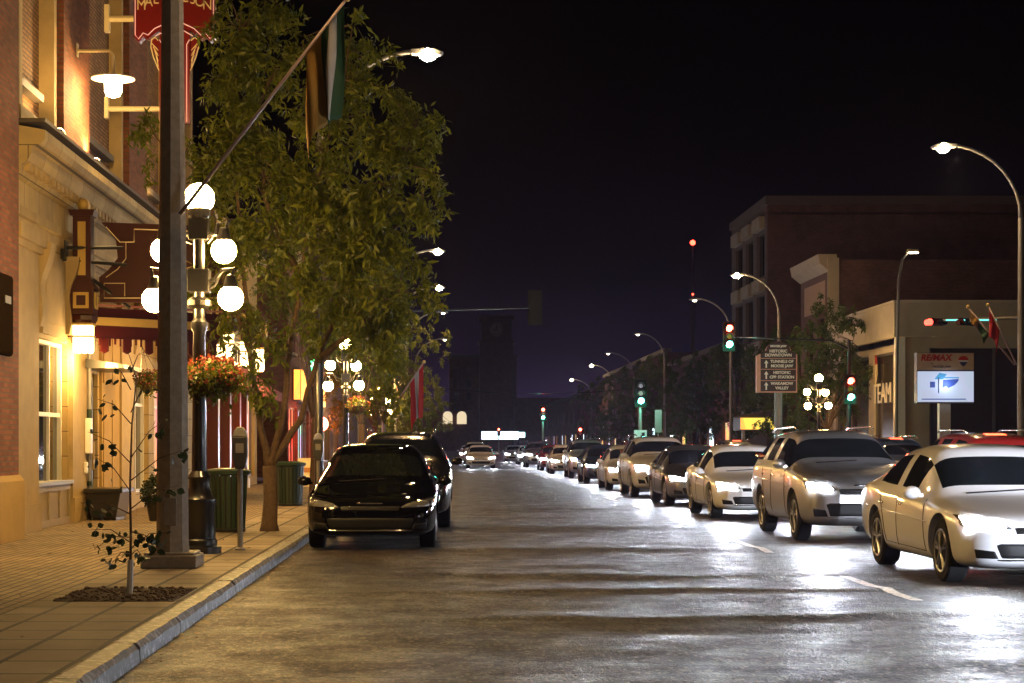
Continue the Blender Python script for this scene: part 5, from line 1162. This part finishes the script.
            ring_ = [(s*.108, rr_*math.cos(2*PI*q/24), rr_*math.sin(2*PI*q/24)) for q in range(25)]; rm.tube(ring_, .012, 5); rm.build('rim', RIM, wl_, smooth='auto')
    if detail:
        def seam(pts, side, name='door_seam', r=.006, m_=PLAST):
            P = []
            for (y0, z0), (y1, z1) in zip(pts[:-1], pts[1:]):
                for q in range(9):
                    y, z = y0+(y1-y0)*q/8, z0+(z1-z0)*q/8; hit = bvh.ray_cast(Vector((side*3, y, z)), Vector((-side, 0, 0)))
                    if hit[0]: P.append(hit[0]+Vector((side*.001,0,0)))
            if len(P) > 3: MB().tube(P, r, 5).build(name, m_, t, smooth=True)
        zb_ = .86 if kind == 'sedan' else 1.06
        for sd in (-1, 1):
            seam([(1.55,zb_),(1.50,.30)], sd); seam([(2.68,zb_),(2.68,.30)], sd); seam([(3.45,zb_),(3.30,.60),(3.22,.32)], sd); seam([(1.50,.30),(3.22,.32)], sd)
            seam([(1.42,zb_-.24),(2.5,zb_-.20),(4.2,zb_-.14)], sd, 'body_crease', .008, pm)
            for yy in (2.42, 3.30): seam([(yy,zb_-.09),(yy+.18,zb_-.085)], sd, 'door_handle', .014, CHROME)
        MB().tube([(-.5,1.36 if kind=='sedan' else 1.18,.93 if kind=='sedan' else 1.18),(.15,1.44 if kind=='sedan' else 1.30,.965 if kind=='sedan' else 1.215)], .008, 5).build('wiper', BLK, t)
    return t
SEDAN = make_vehicle('parked_car', 'glossy black sedan parked nose-on at the kerb', 'car', 'sedan', mat('black_car_paint', (.002,.002,.003), .3, spec=.0, coat=.7, noise=.02))
SEDAN.location = (-1.02, 24.0, 0); SEDAN['group'] = 'cars parked along the left kerb'
SUV = make_vehicle('parked_car', 'dark sport utility car parked directly behind the black sedan', 'car', 'suv', paint('charcoal_car_paint', (.02,.021,.024), .3, .18))
SUV.location = (-.80, 30.1, 0); SUV['group'] = 'cars parked along the left kerb'
mcar = lambda lab, kind, pm, **k: make_vehicle('car', lab, 'car', kind, pm, **k)
WP = paint('white_car_paint', (.80,.81,.83)); SP = paint('silver_car_paint', (.62,.63,.66), .85, .33); GP = paint('grey_car_paint', (.22,.225,.24), .8, .3); RP = paint('red_car_paint', (.28,.015,.012)); BP = paint('blue_car_paint', (.03,.06,.16))
def recolour(t, pm):
    for c in t.children:
        if c.name.split('.')[0] in ('body', 'mirror'): c.data = c.data.copy(); c.data.materials[0] = pm
def beams(t, far=False, p=900):
    # two low beams per car, aimed slightly down
    for s in (-1, 1): light('SPOT', (s*.62, -.12, .72), p, (.80,.86,1.0), t, .06, R(54), (R(-87.5), 0, 0), .6)
KA = mcar('white sedan with lit headlights at the right edge, nearest of the oncoming queue', 'sedan', WP, lights=True); KA.location = (6.13, 17.75, 0); KA['group'] = 'oncoming cars with headlights on'
KS = mcar('silver sport utility car with lit headlights, second in the oncoming queue', 'suv', SP, lights=True); KS.location = (6.2, 26.0, 0); KS['group'] = 'oncoming cars with headlights on'
proto = {'sedan': KA, 'suv': KS}
onc = [('sedan', 34.0, WP, 'white sedan third in the oncoming queue'), ('sedan', 41.2, GP, 'grey sedan fourth in the oncoming queue'), ('suv', 48.2, WP, 'white sport utility car fifth in the oncoming queue'), ('sedan', 55.8, WP, 'white sedan sixth in the oncoming queue, level with the side street'),
       ('sedan', 66, BP, 'dark blue sedan just past the crossing in the oncoming lane'), ('suv', 76, SP, 'silver sport utility car in the oncoming lane level with the median signal'), ('sedan', 87, WP, 'white sedan past the median signal in the oncoming lane'), ('sedan', 99, RP, 'small far red sedan, third past the crossing in the oncoming lane'), ('suv', 113, SP, 'far silver sport utility car in the oncoming lane'), ('sedan', 130, WP, 'far white sedan near the second crossing'), ('sedan', 152, SP, 'farthest silver sedan whose headlights merge into the distant glare')]
cars_on = [KA, KS]
for kd, y, pm, lab in onc:
    c = dup(proto[kd], (6.15 + random.uniform(-.12,.12), y, 0), lab); recolour(c, pm); cars_on.append(c)
for (x, y, kd, lab) in ((2.2, 108, 'sedan', 'lone white sedan coming with dazzling headlights down the near lane'), (2.3, 132, 'suv', 'white sport utility car behind the dazzling sedan in the near lane'), (2.2, 160, 'sedan', 'last tiny white sedan in the near lane by the station')):
    c = dup(proto[kd], (x, y, 0), lab); recolour(c, WP); cars_on.append(c)
AWS = mcar('red sport utility car driving away with glowing tail lights, nearest in the far lanes', 'suv', RP, brakes=True); AWS.rotation_euler = (0,0,PI); AWS.location = (10.6, 38, 0); AWS['group'] = 'cars driving away with red tail lights'
AWC = mcar('grey sedan driving away with glowing tail lights in the far lanes', 'sedan', GP, brakes=True); AWC.rotation_euler = (0,0,PI); AWC.location = (14.4, 49, 0); AWC['group'] = 'cars driving away with red tail lights'
for kd, x, y, pm, lab in (('suv',14.3,60,BP,'blue sport utility car driving away beside the corner signal'),('suv',10.6,56,GP,'grey sport utility car driving away toward the crossing'),('sedan',10.7,84,RP,'red sedan driving away past the crossing'),('suv',14.2,90,GP,'grey sport utility car driving away under the right-hand trees'),('suv',10.8,104,RP,'far red sport utility car driving away'),('sedan',14,128,GP,'far grey sedan driving away'),('suv',10.8,140,BP,'farthest blue sport utility car driving away')):
    c = dup(AWS if kd == 'suv' else AWC, (x, y, 0), lab); recolour(c, pm)
for kd, x, y, pm, lab in (('suv', 10.7, 9.0, WP, 'added white sport utility car unseen past the right edge, lighting the oncoming queue'), ('sedan', 14.3, 14.0, SP, 'added silver sedan unseen in the kerb lane past the right edge, lighting the oncoming queue')):
    c = dup(AWS if kd == 'suv' else AWC, (x, y, 0), lab); recolour(c, pm); cars_on.append(c)  # both cars added out of view so their beams whiten the oncoming fronts
for c in cars_on:
    if c.location.y > 16: beams(c, p=(80 if c.location.x < 4 else 260) if c.location.y > 20 else 40)
    else:
        light('SPOT', (.6, -.15, .75), 5500, (.80,.86,1.0), c, .06, R(36), (R(-85.5), 0, R(14)), .5)  # strong beam of an added car, turned toward the queue to brighten it
        light('SPOT', (-.6, -.15, .75), 5500, (.80,.86,1.0), c, .06, R(36), (R(-85.5), 0, R(14)), .5)

# ------------------------------------------------------------------ haze added to stand in for lens glare round the lamps
hz = MB().box(-305, 325, -35, 905, -1.1, 75); ho = hz.build('haze', None); tag(ho, 'thin added haze over the street, standing in for lens glare', 'haze', kind='stuff')
hm = bpy.data.materials.new('glare_haze'); t_, N_, L_n = nodes_of(hm); N_.remove(N_['Principled BSDF']); pv = N_.new('ShaderNodeVolumePrincipled')
pv.inputs['Color'].default_value = (.78,.68,.98,1); pv.inputs['Density'].default_value = .00010; pv.inputs['Anisotropy'].default_value = .8
L_n.new(pv.outputs[0], [n for n in N_ if n.type == 'OUTPUT_MATERIAL'][0].inputs['Volume']); ho.data.materials.clear(); ho.data.materials.append(hm)
